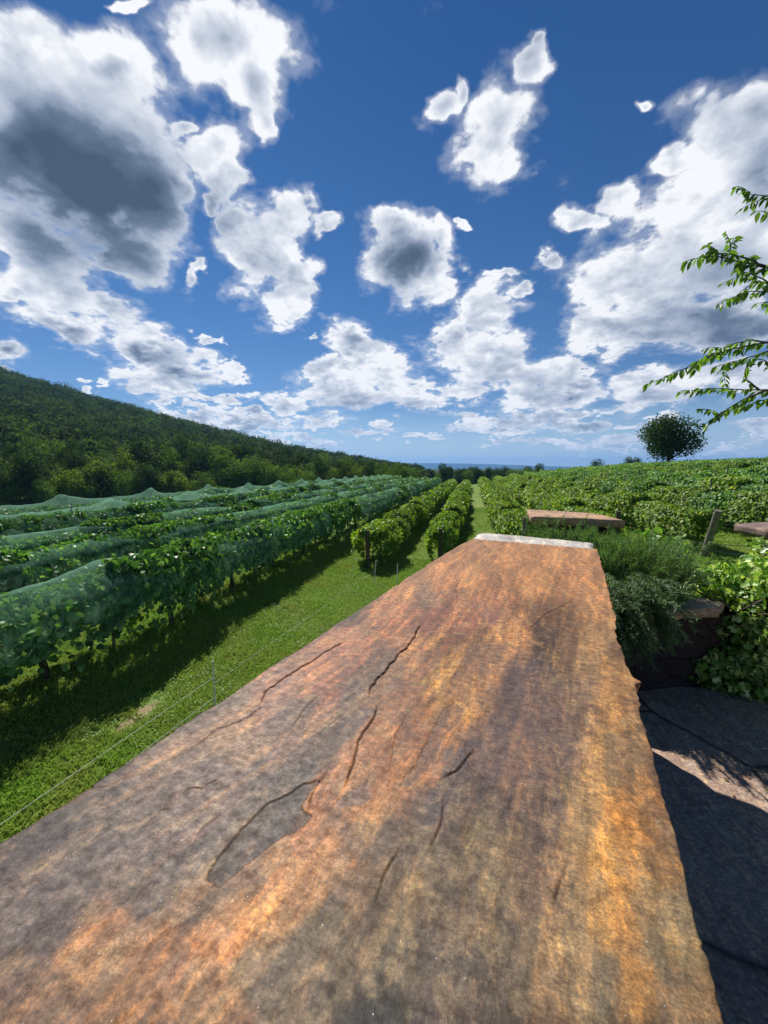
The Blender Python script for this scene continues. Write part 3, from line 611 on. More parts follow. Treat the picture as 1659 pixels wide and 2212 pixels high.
def slab():
    du = .0016; us = np.concatenate([np.arange(-.25, 1.1, du), np.arange(1.1, 2.172, du * 1.7)]); nu = len(us); nv = 410
    rs = np.random.RandomState(3)
    def jag(n0, amp, lo, hi):
        out = np.zeros(nu); k = [-.3]; v = [0]
        while k[-1] < 2.3:
            k.append(k[-1] + rs.uniform(lo, hi)); v.append(rs.uniform(-1, 1) * amp)
            if rs.rand() < .35: k.append(k[-1] + .004); v.append(rs.uniform(-1, 1) * amp)
        return np.interp(us, k, v)
    vr = .117 + jag(0, .0030, .015, .07) + jag(0, .0014, .005, .016)
    vr += -.012 * np.exp(-((us - 1.06) / .05) ** 2) + .012 * np.exp(-((us - .83) / .008) ** 2) - .006 * sstep(.85, .9, us) * (1 - sstep(1.0, 1.04, us))
    vl = -.533 + jag(0, .005, .05, .15) + jag(0, .0015, .01, .03) + .03 * sstep(1.9, 2.2, us)
    tt = np.linspace(0, 1, nv)
    VV = vl[:, None] + (vr - vl)[:, None] * tt[None]; UU = np.repeat(us[:, None], nv, 1)
    P = Wa(VV, UU, -.4 + 0 * UU); dx, dy = proj(P)
    # noise in slab space, stretched along the bedding
    bx, by = VV * 10, UU * 6
    wx = (fbm(bx * 1.5, by * .8, 5, 21, .6) - .5) * 90 + (fbm(VV * 60, UU * 22, 4, 25, .7) - .5) * 70; wy = (fbm(bx * 1.5, by * .8, 5, 31, .6) - .5) * 110 + (fbm(VV * 60, UU * 22, 4, 35, .7) - .5) * 80
    sc_ = np.clip((dy - 1012) / 700, .12, 1.); X_, Y_ = dx + wx * sc_, dy + wy * sc_
    A = np.array(STAIN, float); num = 0; den = 1e-9
    cols = np.array([lin(a[2:]) for a in A])
    ac = np.zeros(VV.shape + (3,)); den = np.full(VV.shape, 1e-12)
    for (cx, cy, *_), cl in zip(A, cols):
        s = 1 / np.clip((cy - 1012) / 700, .2, 1.)
        w = 1 / (((X_ - cx) ** 2 + (Y_ - cy) ** 2) * s * s + 260) ** 3.0
        ac += w[..., None] * cl; den += w
    C = ac / den[..., None]
    far_k = (sstep(.8, 1.5, UU) * .62)[..., None]; C = C * (1 - far_k) + np.array(lin((188, 130, 82))) * far_k     # the far half is more evenly rust coloured
    # streaks and mottling that belong to the stone itself
    sl_ = .30 * sstep(.1, -.5, VV) * sstep(1.6, .2, UU) + .06; st = fbm((VV - UU * sl_) * 30, (UU + VV * .3) * 2.6, 6, 41, .62); st2 = fbm((VV - UU * sl_) * 70, (UU + VV * .3) * 6, 5, 43, .62); mo = fbm(VV * 55, UU * 42, 5, 45, .65); mo2 = fbm(VV * 16, UU * 11, 4, 49, .6)
    orange = np.array(lin((186, 136, 80))); purp = np.array(lin((98, 80, 80))); tan = np.array(lin((168, 142, 108)))
    k = (sstep(.55, .62, st) * .42)[..., None]; C = C * (1 - k) + (orange * .55 + C * .75) * k; k = (sstep(.46, .40, st) * .55)[..., None]; k = k * (1 - .55 * sstep(.7, 1.3, UU))[..., None]; C = C * (1 - k) + C * np.array([.70, .62, .64]) * k
    k = (sstep(.54, .60, st2) * .38)[..., None]; C = C * (1 + k * np.array([.75, .62, .45])); k = (sstep(.46, .41, st2) * .40 * (1 - .6 * sstep(.8, 1.4, UU)))[..., None]; C = C * (1 - k * np.array([.55, .58, .55]))
    k = (sstep(.54, .62, mo2) * .30 * sstep(1.5, .6, UU))[..., None]; C = C * (1 - k) + purp * k
    k = (sstep(.56, .68, mo) * .30)[..., None]; C = C * (1 - k) + tan * k
    k = (sstep(.46, .34, mo) * .4 * sstep(1.8, .8, UU))[..., None]; C = C * (1 - k) + C * .55 * k
    # relief
    lv = fbm(VV * 7 + 3, UU * 4.2, 5, 61, .55) * 7; led = np.floor(lv) + sstep(.0, .10, lv - np.floor(lv))
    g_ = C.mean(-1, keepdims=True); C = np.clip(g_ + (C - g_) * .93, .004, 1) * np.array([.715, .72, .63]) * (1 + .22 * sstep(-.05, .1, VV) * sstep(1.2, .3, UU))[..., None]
    Z = .00035 * led + .005 * (fbm(VV * 3, UU * 2, 3, 71) - .5) + .0007 * (fbm(VV * 40, UU * 30, 4, 75, .6) - .5) + .0003 * (mo - .5)
    for poly, colr, kk, dz in PATCH:
        m = inpoly(dx + wx * sc_ * .25, dy + wy * sc_ * .25, poly)
        kx = (m * kk)[..., None] * (.65 + .35 * sstep(.35, .5, mo))[..., None]
        C = C * (1 - kx) + np.array(lin(colr)) * kx; Z -= dz * m * .22
    crack = np.zeros(VV.shape)
    for pts, wdt in CRACKS:
        q = np.array([hit(a, b, -.4) for a, b in pts]); qv = q[:, 0] * math.cos(WA) - q[:, 1] * math.sin(WA); qu = q[:, 0] * math.sin(WA) + q[:, 1] * math.cos(WA)
        Ls = float(np.sum(np.hypot(np.diff(qv), np.diff(qu)))); nn_ = max(len(pts), int(Ls / .010)); un = np.linspace(0, len(pts) - 1, nn_); qv = np.interp(un, range(len(pts)), qv) + rs.normal(0, .0011, nn_); qu = np.interp(un, range(len(pts)), qu) + rs.normal(0, .0011, nn_)
        best = np.full(VV.shape, 9.); side = np.zeros(VV.shape)
        sel = (VV > qv.min() - .05) & (VV < qv.max() + .05) & (UU > qu.min() - .05) & (UU < qu.max() + .05)
        vv, uu = VV[sel], UU[sel]; bs = best[sel]; sd = side[sel]
        for a in range(len(un) - 1):
            ex, ey = qv[a + 1] - qv[a], qu[a + 1] - qu[a]; L2 = ex * ex + ey * ey + 1e-12
            tq = np.clip(((vv - qv[a]) * ex + (uu - qu[a]) * ey) / L2, 0, 1); dd = np.hypot(vv - qv[a] - tq * ex, uu - qu[a] - tq * ey)
            up = dd < bs; bs = np.where(up, dd, bs); sd = np.where(up, np.sign((vv - qv[a]) * ey - (uu - qu[a]) * ex), sd)
        far_ = np.clip(UU[sel] / 1.0, .7, 2.4); wd = np.maximum(.0011 * wdt, .00125) * far_
        g = np.exp(-(bs / wd) ** 2); crack[sel] = np.maximum(crack[sel], g * min(1, .25 + .7 * wdt))
        Z[sel] += -.0028 * wdt * g + .0016 * wdt * sstep(.03, 0, bs) * (sd > 0)
    edge = np.minimum(VV - vl[:, None], vr[:, None] - VV); Z -= .0006 * np.exp(-edge / .002)
    Pz = -.4 + Z - Z.mean()
    P = Wa(VV, UU, Pz)
    # sides
    colsL = []; colsR = []; zl = [-.012, -.03, -.045, -.062]
    for a, dz in enumerate(zl):
        colsL.append(Wa(vl + .0015 + .006 * fbm(us * 25, us * 0 + a, 3, 81 + a), us, Pz[:, 0] + dz + .006 * (fbm(us * 12, us * 0 + a, 3, 85) - .5)))
        colsR.append(Wa(vr - .0015 - .010 * fbm(us * 30, us * 0 + a, 3, 91 + a) * (a + 1) / 2, us, Pz[:, -1] + dz + .006 * (fbm(us * 12, us * 0 + a, 3, 95) - .5)))
    G = np.concatenate([np.stack(colsL[::-1], 1), P, np.stack(colsR, 1)], 1)
    nc = nv + 8; CC = np.concatenate([np.repeat(C[:, :1], 4, 1), C, np.repeat(C[:, -1:], 4, 1)], 1); KK = np.concatenate([np.zeros((nu, 4)), crack, np.zeros((nu, 4))], 1)
    i = np.arange(nu - 1)[:, None] * nc; j = np.arange(nc - 1)[None]
    q = np.stack([i + j, i + 1 + j, i + nc + 1 + j, i + nc + j], -1).reshape(-1, 4)
    V = G.reshape(-1, 3); n0 = len(V)
    e0 = np.arange(nc); fr = G[0].copy(); fr[:, 2] = -.47; bk = G[-1].copy(); bk[:, 2] = -.47
    V = np.concatenate([V, fr, bk]); j = np.arange(nc - 1)
    q2 = np.stack([n0 + j, n0 + j + 1, j + 1, j], -1); b0 = (nu - 1) * nc; q3 = np.stack([b0 + j, b0 + j + 1, n0 + nc + j + 1, n0 + nc + j], -1)
    bot = np.stack([i.ravel()[:1] * 0 + 0, i.ravel()[:1] * 0 + nc - 1, i.ravel()[:1] * 0 + b0 + nc - 1, i.ravel()[:1] * 0 + b0], -1)[:, ::-1]
    me = raw('coping_slab', V, [np.concatenate([q, q2, q3, bot])], M['slab'], False)
    at_ = me.attributes.new('stain', 'FLOAT_COLOR', 'POINT'); cc = np.ones((len(V), 4), np.float32); cc[:n0, :3] = CC.reshape(-1, 3); cc[n0:n0 + nc, :3] = CC[0]; cc[n0 + nc:, :3] = CC[-1]
    at_.data.foreach_set('color', cc.ravel())
    ak = me.attributes.new('crack', 'FLOAT', 'POINT'); kk = np.zeros(len(V), np.float32); kk[:n0] = KK.ravel(); ak.data.foreach_set('value', kk)
    tag(link('coping_slab', me), 'broad rust and purple brown flagstone coping filling the foreground', 'coping stone')
slab()

# ------------------------------------------------------------------ other copings, walls, patio
def flag(name, outline, ztop, th, mat, label, cat, seed, jit=.012, tilt=(0, 0), rise=.004):
    """irregular flagstone from a (v,u) outline: jagged edge, gently uneven top"""
    rs = np.random.RandomState(seed); pts = []
    n = len(outline)
    for k in range(n):
        a = np.array(outline[k], float); b = np.array(outline[(k + 1) % n], float); m = max(3, int(np.linalg.norm(b - a) / .035))
        for s in range(m):
            p = a + (b - a) * s / m; pts.append(p + rs.normal(0, jit * .5, 2) * (s > 0))
    pts = np.array(pts); c = pts.mean(0); m = len(pts); rings = []
    ks = [0, .25, .5, .75, .93, 1.0]; V = []
    def zz(p, k): return ztop + tilt[0] * (p[:, 0] - c[0]) + tilt[1] * (p[:, 1] - c[1]) + rise * 2 * (fbm(p[:, 0] * 9 + seed, p[:, 1] * 9, 3, 5) - .5) - (.006 if k == 1 else 0)
    for k in ks[1:]:
        p = c + (pts - c) * k; V.append(Wa(p[:, 0], p[:, 1], zz(p, k)))
    for dz, sh in ((-.35, 1.0), (-.7, .995), (-1., .985)):
        p = c + (pts - c) * sh + rs.normal(0, jit * .25, pts.shape); V.append(Wa(p[:, 0], p[:, 1], zz(p, 1) + dz * th))
    V = np.concatenate(V); nrng = 8; i = np.arange(nrng - 1)[:, None] * m; j = np.arange(m)[None]; j2 = (j + 1) % m
    q = np.stack([i + j, i + m + j, i + m + j2, i + j2], -1).reshape(-1, 4)
    ct = np.array([[*W(c[0], c[1])[:2], ztop], [*W(c[0], c[1])[:2], ztop - th]]); n0 = len(V)
    jj = np.arange(m); f1 = np.stack([jj * 0 + n0, jj, (jj + 1) % m], -1); b = (nrng - 1) * m; f2 = np.stack([jj * 0 + n0 + 1, b + (jj + 1) % m, b + jj], -1)
    # make windings face out whichever way the outline runs
    area = np.sum(pts[:, 0] * np.roll(pts[:, 1], -1) - np.roll(pts[:, 0], -1) * pts[:, 1])
    if area < 0: q, f1, f2 = q[:, ::-1], f1[:, ::-1], f2[:, ::-1]
    me = raw(name, np.concatenate([V, ct]), [q, f1, f2], mat, False)
    return tag(link(name, me), label, cat)
def wall(name, quads, z0, label):
    """rubble wall pieces: list of ((v,u) outline, ztop) prisms with rough faces"""
    mb = MB(); rs = np.random.RandomState(len(label))
    for outline, zt in quads:
        pts = []; n = len(outline)
        for k in range(n):
            a = np.array(outline[k], float); b = np.array(outline[(k + 1) % n], float); m = max(2, int(np.linalg.norm(b - a) / .06))
            for s in range(m): pts.append(a + (b - a) * s / m)
        pts = np.array(pts); m = len(pts); nz = max(4, int((zt - z0) / .08)); zs = np.linspace(z0, zt, nz)
        area = np.sum(pts[:, 0] * np.roll(pts[:, 1], -1) - np.roll(pts[:, 0], -1) * pts[:, 1]); pts = pts if area < 0 else pts[::-1]
        PV = pts[None, :, 0] + .016 * rs.normal(size=(nz, m)) * .6; PU = pts[None, :, 1] + .016 * rs.normal(size=(nz, m)) * .6
        V = Wa(PV, PU, np.repeat(zs[:, None], m, 1)).reshape(-1, 3); i = np.arange(nz - 1)[:, None] * m; j = np.arange(m)[None]; j2 = (j + 1) % m
        mb.add(V, np.stack([i + j, i + m + j, i + m + j2, i + j2], -1).reshape(-1, 4))
        c = pts.mean(0); ct = W(c[0], c[1], zt)[None]; top = V[-m:]; jj = np.arange(m)
        mb.add(np.concatenate([top, ct]), np.stack([jj, jj * 0 + m, (jj + 1) % m], -1))
    return tag(link(name, mb.mesh(name, M['rubble'])), label, 'wall')
flag('coping_strip', [(-.505, 2.185), (-.53, 2.40), (-.50, 2.43), (.105, 2.36), (.10, 2.172)], -.402, .05, M['grey_strip'], 'pale grey narrow stone strip at the far end of the big slab', 'coping stone', 2, .006, rise=.002)
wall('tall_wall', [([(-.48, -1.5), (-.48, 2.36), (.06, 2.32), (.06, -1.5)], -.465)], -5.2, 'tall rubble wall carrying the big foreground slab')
flag('pier_cap', [(-.32, 3.44), (-.41, 4.01), (.17, 3.95), (.37, 3.52)], -.40, .062, M['rust_stone'], 'thick pinkish rust stone cap on the far pier behind the rosemary', 'coping stone', 5, .006)
wall('far_pier', [([(-.22, 3.52), (-.26, 3.92), (.14, 3.87), (.27, 3.58)], -.464)], -5.2, 'dark rubble pier under the pinkish cap behind the rosemary')
flag('wall_cap', [(.36, 2.46), (.50, 2.60), (.79, 2.79), (.84, 2.90), (.70, 3.02), (.40, 2.86), (.26, 2.62)], -.80, .05, M['tan_stone'], 'tan flagstone cap on the low planter wall in front of the ivy', 'coping stone', 7, .006)
wall('planter_wall', [([(.06, 2.33), (.16, 2.36), (.47, 2.66), (.76, 2.86), (1.0, 3.0), (1.35, 3.02), (1.6, 2.9), (1.7, 3.1), (1.4, 3.25), (.95, 3.2), (.68, 3.02), (.37, 2.85), (.0, 2.5)], -.852)], -1.6, 'low dark rubble planter wall under the tan cap')
flag('flagstone', [(.50, 3.44), (.56, 3.64), (.80, 3.72), (1.08, 3.80), (1.12, 3.58), (.80, 3.50)], -.80, .035, M['brown_stone'], 'flat brown flagstone at the back of the planter', 'coping stone', 8, .008)
flag('flagstone', [(.36, 3.40), (.30, 3.62), (.54, 3.66), (.49, 3.43)], -.82, .03, M['brown_stone'], 'small brown flagstone beside the rosemary at the planter rim', 'coping stone', 9, .006)
wall('rear_wall', [([(.25, 3.5), (.25, 3.66), (1.15, 3.78), (1.15, 3.6)], -.86)], -5.2, 'low rubble wall closing the back of the planter')
flag('ledge_stone', [(1.05, 3.60), (1.15, 3.34), (1.75, 3.36), (1.75, 3.80), (1.3, 3.84)], -.395, .055, M['brown_stone'], 'weathered brown stone cap jutting in at the right edge above the ivy', 'coping stone', 12, .004)
wall('side_pier', [([(1.28, 3.44), (1.28, 3.76), (1.7, 3.76), (1.7, 3.42)], -.455)], -5.2, 'rubble pier under the brown cap at the right edge')
t = NT('planter_soil'); M['soil'] = t.out(t.pbr(t.ramp(t.noise(obj_co(t), 40, 5), [(.3, (.02, .014, .01)), (.7, (.06, .04, .03))]), .95, .1))
def prism(mb, pts, z0, z1):
    pts = np.array(pts, float); area = np.sum(pts[:, 0] * np.roll(pts[:, 1], -1) - np.roll(pts[:, 0], -1) * pts[:, 1])
    if area < 0: pts = pts[::-1]
    m = len(pts); a = Wa(pts[:, 0], pts[:, 1], np.full(m, z0)); b = Wa(pts[:, 0], pts[:, 1], np.full(m, z1)); j = np.arange(m); j2 = (j + 1) % m
    mb.add(np.concatenate([a, b]), np.stack([j, j2, m + j2, m + j], -1)); mb.add(b, j[None]); mb.add(a[::-1], j[None])
mb = MB(); prism(mb, [(.1, 2.56), (.66, 3.1), (.95, 3.26), (1.4, 3.3), (1.26, 3.55), (.2, 3.46), (-.15, 3.5), (-.35, 3.2), (-.3, 2.5)], -5.1, -.92)
tag(link('planter_bed', mb.mesh('planter_bed', M['soil'])), 'planter_bed' and 'dark soil bed under the rosemary and ivy', 'planter')
mb = MB(); prism(mb, [(.05, -3), (.05, 2.34), (.7, 2.95), (1.4, 3.15), (1.4, 3.4), (6, 3.4), (7, 0), (6, -3)], -5.2, -1.31)
tag(link('patio', mb.mesh('patio', M['patio'])), kind='structure')

# ------------------------------------------------------------------ rosemary
def rosemary():
    rs = np.random.RandomState(17); mb = MB(); st = MB()
    def sprig(P, nl, ls):
        n = len(P); d = np.gradient(P, axis=0); d = unit(d)
        k = np.repeat(np.arange(n), nl); pp = P[k] + rs.normal(0, .003, (len(k), 3)); dd = d[k]
        o = unit(np.cross(dd, rv(len(k), rs))); tt = unit(o * .75 + dd * .75)
        leaves(mb, L_NEED, pp, np.cross(tt, o) + .3 * rs.normal(size=tt.shape), tt, ls * rs.uniform(.6, 1.2, len(k)))
        tube(st, P[::3], .0022, 4, False)
    def stem(b, e, droop, nl=7, ls=.030, n=30):
        m = (b + e) / 2 + [0, 0, droop]; s = np.linspace(0, 1, n)[:, None]
        sprig((1 - s) ** 2 * b + 2 * s * (1 - s) * m + s * s * e + np.cumsum(rs.normal(0, .0016, (n, 3)), 0), nl, ls)
    # upright stems behind the end of the slab
    for k in range(340):
        v, u = rs.uniform(-.26, .55), rs.uniform(2.72, 3.25); b = W(v, u, -.92); h = rs.uniform(.26, .42) + (.08 if rs.rand() < .15 else 0)
        e = W(v + rs.normal(0, .06), u - .02 + rs.normal(0, .06), -.9 + h + .06 * (v < .2)); stem(b, e, .05)
    for k in range(420):          # body of the bush to the right of the slab
        v, u = rs.uniform(.1, .55), rs.uniform(2.75, 3.2); b = W(v, u, -.9)
        a = rs.uniform(-2.9, 1.2); ln = rs.uniform(.08, .34); e = b + W(math.cos(a) * ln * .8, math.sin(a) * ln * .75, rs.uniform(.16, .46)); stem(b, e, .06)
    for k in range(230):          # branches hanging over the low wall to the patio side
        v, u = rs.uniform(.05, .40), rs.uniform(2.58, 2.9); b = W(v, u, -.82 + .12 * rs.rand())
        e = W(v + rs.uniform(.03, .22), u - rs.uniform(.12, .38), rs.uniform(-1.02, -.62)); stem(b, e, .10)
    o = empty('rosemary_bush', W(.2, 2.8, -.92), 'dark green rosemary bush spilling out beside the far end of the slab', 'bush')
    for nm, m, mt in (('foliage', mb, M['rosemary']), ('stem', st, M['bark'])):
        me = m.mesh(nm, mt); c = link(nm, me, o); c.location = -o.location
rosemary()
# ------------------------------------------------------------------ ivy heap
def ivy():
    rs = np.random.RandomState(19); mb = MB(); n = 0
    blobs = [(1.20, 3.10, -.90, .34, .28, .34, 2600), (1.45, 3.0, -.75, .35, .30, .40, 3000), (.98, 3.26, -.86, .26, .20, .17, 1300), (1.55, 3.15, -.62, .36, .28, .28, 1800), (1.10, 2.98, -1.12, .34, .16, .22, 1300), (1.45, 2.85, -1.12, .30, .20, .24, 1300), (.86, 2.86, -1.2, .24, .08, .12, 500), (.92, 2.9, -1.02, .12, .05, .2, 160), (.98, 3.35, -.88, .16, .14, .08, 350), (1.25, 3.42, -.62, .16, .14, .24, 700), (1.0, 3.2, -.74, .22, .14, .13, 1200), (.95, 2.84, -1.22, .30, .09, .12, 700), (1.05, 2.9, -1.05, .14, .10, .2, 500)]
    for v, u, z, a, b, c, n in blobs:
        d = rv(n, rs); lump = 1 + .16 * np.sin(d[:, 0] * 7 + v * 9) * np.cos(d[:, 2] * 6 + u * 5) + .07 * rs.normal(size=n)
        P = d * np.array([a, b, c]) * lump[:, None]
        Q = Wa(v + P[:, 0], u + P[:, 1], z + P[:, 2]); k = Q[:, 2] > -1.30; Q = Q[k]; dw = Wa(d[k, 0], d[k, 1], d[k, 2]); m = len(Q)
        leaves(mb, L_STAR, Q, unit(dw + .5 * rs.normal(size=(m, 3)) + [0, 0, .35]), unit(rs.normal(size=(m, 3)) * .6 + [0, 0, -.7]), .036 * rs.uniform(.55, 1.35, m))
    o = empty('ivy_mound', W(1.3, 3.1, -1.3), 'bright variegated ivy mound tumbling over the planter at the right edge', 'ivy')
    c = link('foliage', mb.mesh('foliage', M['ivy']), o); c.location = -o.location
    st = MB()
    for k in range(26):
        v, u = rs.uniform(.95, 1.5), rs.uniform(2.95, 3.2); p = [W(v + rs.normal(0, .03) * s, u - .06 * s, -1.28 + .11 * s) for s in range(6)]; tube(st, p, .005, 5)
    c = link('stem', st.mesh('stem', M['bark']), o); c.location = -o.location
ivy()
def sapling():
    rs = np.random.RandomState(23); mb = MB(); st = MB()
    root = at(1440, 1260, 3.75); tips = [at(1395, 1150, 3.6), at(1425, 1158, 3.7), at(1462, 1165, 3.65), at(1480, 1180, 3.7), at(1440, 1195, 3.6), at(1410, 1235, 3.6)]
    for e in tips:
        s = np.linspace(0, 1, 10)[:, None]; P = root + (e - root) * s + np.array([0, 0, .05]) * np.sin(s * 3.1); tube(st, P, .0035, 5)
        for k in range(4, 10):
            m = 2 if k < 9 else 3
            leaves(mb, L_VINE, np.repeat(P[k][None], m, 0) + rs.normal(0, .012, (m, 3)), rs.normal(0, .35, (m, 3)) + [0, -.5, 1], rs.normal(0, .7, (m, 3)) + [0, 0, -.3], .075 * rs.uniform(.7, 1.2, m))
    V = np.concatenate(mb.V); 
    o = empty('broadleaf_sapling', root, 'light green broad leaved sapling rising behind the rosemary', 'sapling')
    for nm, m, mt in (('foliage', mb, M['sapling']), ('stem', st, M['bark'])):
        c = link(nm, m.mesh(nm, mt), o); c.location = -o.location
sapling()
# ------------------------------------------------------------------ overhanging tree at the right edge
def overhang():
    rs = np.random.RandomState(29); mb = MB(); wd = MB()
    D = 3.1
    camv = lambda a, b, d: at(a, b, d)
    base = at(2350, 1012, 4.3); base[2] = -1.31
    root = empty('overhanging_tree', base, 'slender tree whose leafy twigs hang into view at the upper right', 'tree')
    top = base + [0, 0, 4.6]; z = np.linspace(0, 1, 9)[:, None]; T = base + (top - base) * z + np.array([.12, .05, 0]) * np.sin(z * 4)
    tube(wd, T, np.linspace(.10, .04, 9), 9)
    twigs = [[(1900,520),(1800,470),(1720,430),(1659,424),(1622,420)], [(1900,560),(1760,480),(1690,458),(1640,456)],
     [(2000,760),(1850,690),(1740,610),(1659,578),(1600,566),(1545,553),(1510,556),(1480,565)], [(1740,610),(1690,620),(1640,600),(1590,580)], [(1600,566),(1582,545),(1575,520),(1568,505)], [(1659,578),(1620,560),(1580,550),(1530,545)],
     [(2000,820),(1850,720),(1740,640),(1680,625),(1610,632),(1552,655)], [(1680,625),(1650,608),(1620,615),(1600,630)], [(1740,640),(1690,650),(1640,655)],
     [(2000,880),(1850,790),(1740,735),(1659,740),(1600,750),(1540,765),(1470,800),(1395,832)], [(1740,735),(1680,750),(1610,775),(1545,792)], [(1540,765),(1510,780),(1495,800)], [(1659,740),(1620,735),(1570,745)],
     [(2000,960),(1850,880),(1740,845),(1659,842),(1600,842),(1540,838),(1470,845)], [(1659,842),(1610,860),(1570,885),(1525,915)], [(1640,842),(1612,820),(1608,795),(1620,780)], [(1740,800),(1680,790),(1640,775),(1612,778)], [(1700,845),(1650,865),(1600,880)]]
    for ti, tw in enumerate(twigs):
        ctrl = np.array([camv(a, b, D * (1 + .05 * math.sin(ti * 2.1) ) if a < 1850 else 3.6) for a, b in tw])
        if tw[0][0] >= 1900:
            j = T[np.argmin(np.abs(T[:, 2] - (ctrl[0][2] - .3)))]; ctrl = np.vstack([j, ctrl])
        seg = np.concatenate([[0], np.cumsum(np.linalg.norm(np.diff(ctrl, axis=0), axis=1))]); L = seg[-1]; n = max(8, int(L / .022))
        s = np.linspace(0, L, n); P = np.stack([np.interp(s, seg, ctrl[:, k]) for k in range(3)], -1); P[1:-1] += rs.normal(0, .002, (n - 2, 3))
        tube(wd, P, np.linspace(.016 if tw[0][0] >= 1900 else .006, .0018, n), 6)
        d = unit(np.gradient(P, axis=0)); k = np.arange(n)
        k = k[s > (L - 1.35)] if tw[0][0] >= 1900 else k[2:]
        up = np.array([0, 0, 1.]); side = unit(np.cross(d[k], up))
        for sg in (-1, 1):
            kk = k; m = len(kk); tt = unit(side * sg * .75 + d[kk] * .45 + [0, 0, -.75] + .3 * rs.normal(size=(m, 3)))
            leaves(mb, L_LONG, P[kk] + rs.normal(0, .004, (m, 3)), unit(up + .6 * rs.normal(size=(m, 3)) + side * sg * .4), tt, .054 * rs.uniform(.7, 1.25, m))
        # little side twigs
        for q in range(int(len(k) / 11)):
            a = rs.choice(k); dr = unit(d[a] * .7 + rs.normal(size=3) * .6 + [0, 0, .1]); m = 6; ss = np.linspace(.15, 1, m)[:, None]; PP = P[a] + dr * ss * .13 - np.array([0, 0, .04]) * ss ** 2
            tube(wd, PP, .0015, 4, False)
            for sg in (-1, 1):
                sd = unit(np.cross(dr, up)) * sg; leaves(mb, L_LONG, PP, up + .5 * rs.normal(size=(m, 3)), unit(sd * .7 + dr * .4 + [0, 0, -.7] + .3 * rs.normal(size=(m, 3))), .048 * rs.uniform(.7, 1.2, m))
    for nm, m, mt in (('foliage', mb, M['elm']), ('trunk', wd, M['bark'])):
        c = link(nm, m.mesh(nm, mt), root); c.location = -root.location
overhang()

# ------------------------------------------------------------------ litter on the patio, weeds in the lawn
def litter():
    rs = np.random.RandomState(51); mb = MB(); n = 420
    v = .62 + 1.1 * rs.rand(n) ** 1.3; u = rs.uniform(.3, 2.9, n); P = Wa(v, u, np.full(n, -1.306))
    leaves(mb, L_DIAM, P, rs.normal(0, .25, (n, 3)) + [0, 0, 1], rs.normal(size=(n, 3)) * [1, 1, .08], rs.uniform(.006, .028, n))
    t = NT('dry_leaf'); c = t.ramp(t.n('NewGeometry').outputs['Random Per Island'], [(0, (.10, .06, .03)), (.5, (.28, .18, .08)), (1, (.36, .30, .14))])
    tag(link('leaf_litter', mb.mesh('leaf_litter', t.out(t.pbr(c, .7, .3)))), 'dry leaf scraps scattered over the patio paving', 'leaf litter', kind='stuff')
    mb = MB(); n = 5200; x = rs.uniform(-8.6, -1.2, n); y = 2.5 + 17 * rs.rand(n) ** 1.3; k = fbm(x * .8, y * .8, 3, 60) > .50; x, y = x[k], y[k]; n = len(x)
    c = np.repeat(np.stack([x, y, ground(x, y) + .02], -1), 6, 0); m = len(c); a = rs.rand(m) * 6.28; r = rs.uniform(.01, .06, m)
    c = c + np.stack([np.cos(a) * r, np.sin(a) * r, .02 + .05 * rs.rand(m)], -1)
    leaves(mb, L_DIAM, c, rs.normal(0, .4, (m, 3)) + [0, 0, 1], np.stack([np.cos(a), np.sin(a), .1 + 0 * a], -1), rs.uniform(.015, .038, m))
    t = NT('weed_leaf'); cc = t.ramp(t.n('NewGeometry').outputs['Random Per Island'], [(0, (.08, .18, .03)), (.6, (.15, .30, .05)), (1, (.24, .36, .08))])
    tag(link('lawn_weeds', mb.mesh('lawn_weeds', t.out(t.pbr(cc, .55, .4)))), 'clover and weeds dotted through the grass strip', 'weeds', kind='stuff')
litter()

# ------------------------------------------------------------------ electric fence on the lawn, wires by the leaning post
t = NT('white_plastic'); M['white'] = t.out(t.pbr((.72, .73, .70, 1), .5))
t = NT('dark_wire'); M['wire'] = t.out(t.pbr((.10, .10, .09, 1), .5, .5))
def stake_mesh():
    mb = MB(); z = np.linspace(-.1, .92, 22)
    for k in range(21): tube(mb, [(0, 0, z[k]), (0, 0, z[k + 1] - .008)], .0155, 8)
    tube(mb, [(0, 0, -.1), (0, 0, .92)], .012, 8)
    for zz in (.2, .38, .56, .74): tube(mb, [(0, 0, zz), (.022, -.01, zz + .005), (.026, -.012, zz + .03)], .004, 5)
    tube(mb, [(0, 0, .90), (0, 0, .925), (0, 0, .95)], [.017, .019, .012], 8); box(mb, -.045, .045, -.012, .012, .02, .032)
    return mb.mesh('fence_stake', M['white'])
sm = stake_mesh(); SP = [(-4.73, 6.04), (-3.78, 14.6), (-2.75, 14.25)]
for (x, y), lb in zip(SP, ('white step-in fence stake standing in the near grass', 'leaning white fence stake by the shadow of the end post', 'short white fence stake just showing beyond the slab edge')):
    o = tag(link('fence_stake', sm, None, (x, y, float(ground(x, y)))), lb, 'fence stake', 'white fence stakes')
    if y > 14 and x < -3: o.rotation_euler = (0, .10, 0)
def wire(pts, r, mat, nm, lb, sagz=.0, n=24):
    mb = MB()
    for a, b in zip(pts[:-1], pts[1:]):
        a, b = np.array(a), np.array(b); s = np.linspace(0, 1, n)[:, None]; tube(mb, a + (b - a) * s - np.array([0, 0, sagz]) * (4 * s * (1 - s)), r, 5)
    return tag(link(nm, mb.mesh(nm, mat)), lb, 'wire')
g = lambda x, y, h: (x, y, float(ground(x, y)) + h)
for h, w_, pz in ((.62, 'upper', .62), (.22, 'lower', .22)):
    wire([(-5.35, .3, -4.6 + h), (SP[0][0], SP[0][1], float(ground(*SP[0])) + h)], .0028, M['white'], 'fence_wire', w_ + ' white electric fence wire crossing the grass at the left edge')
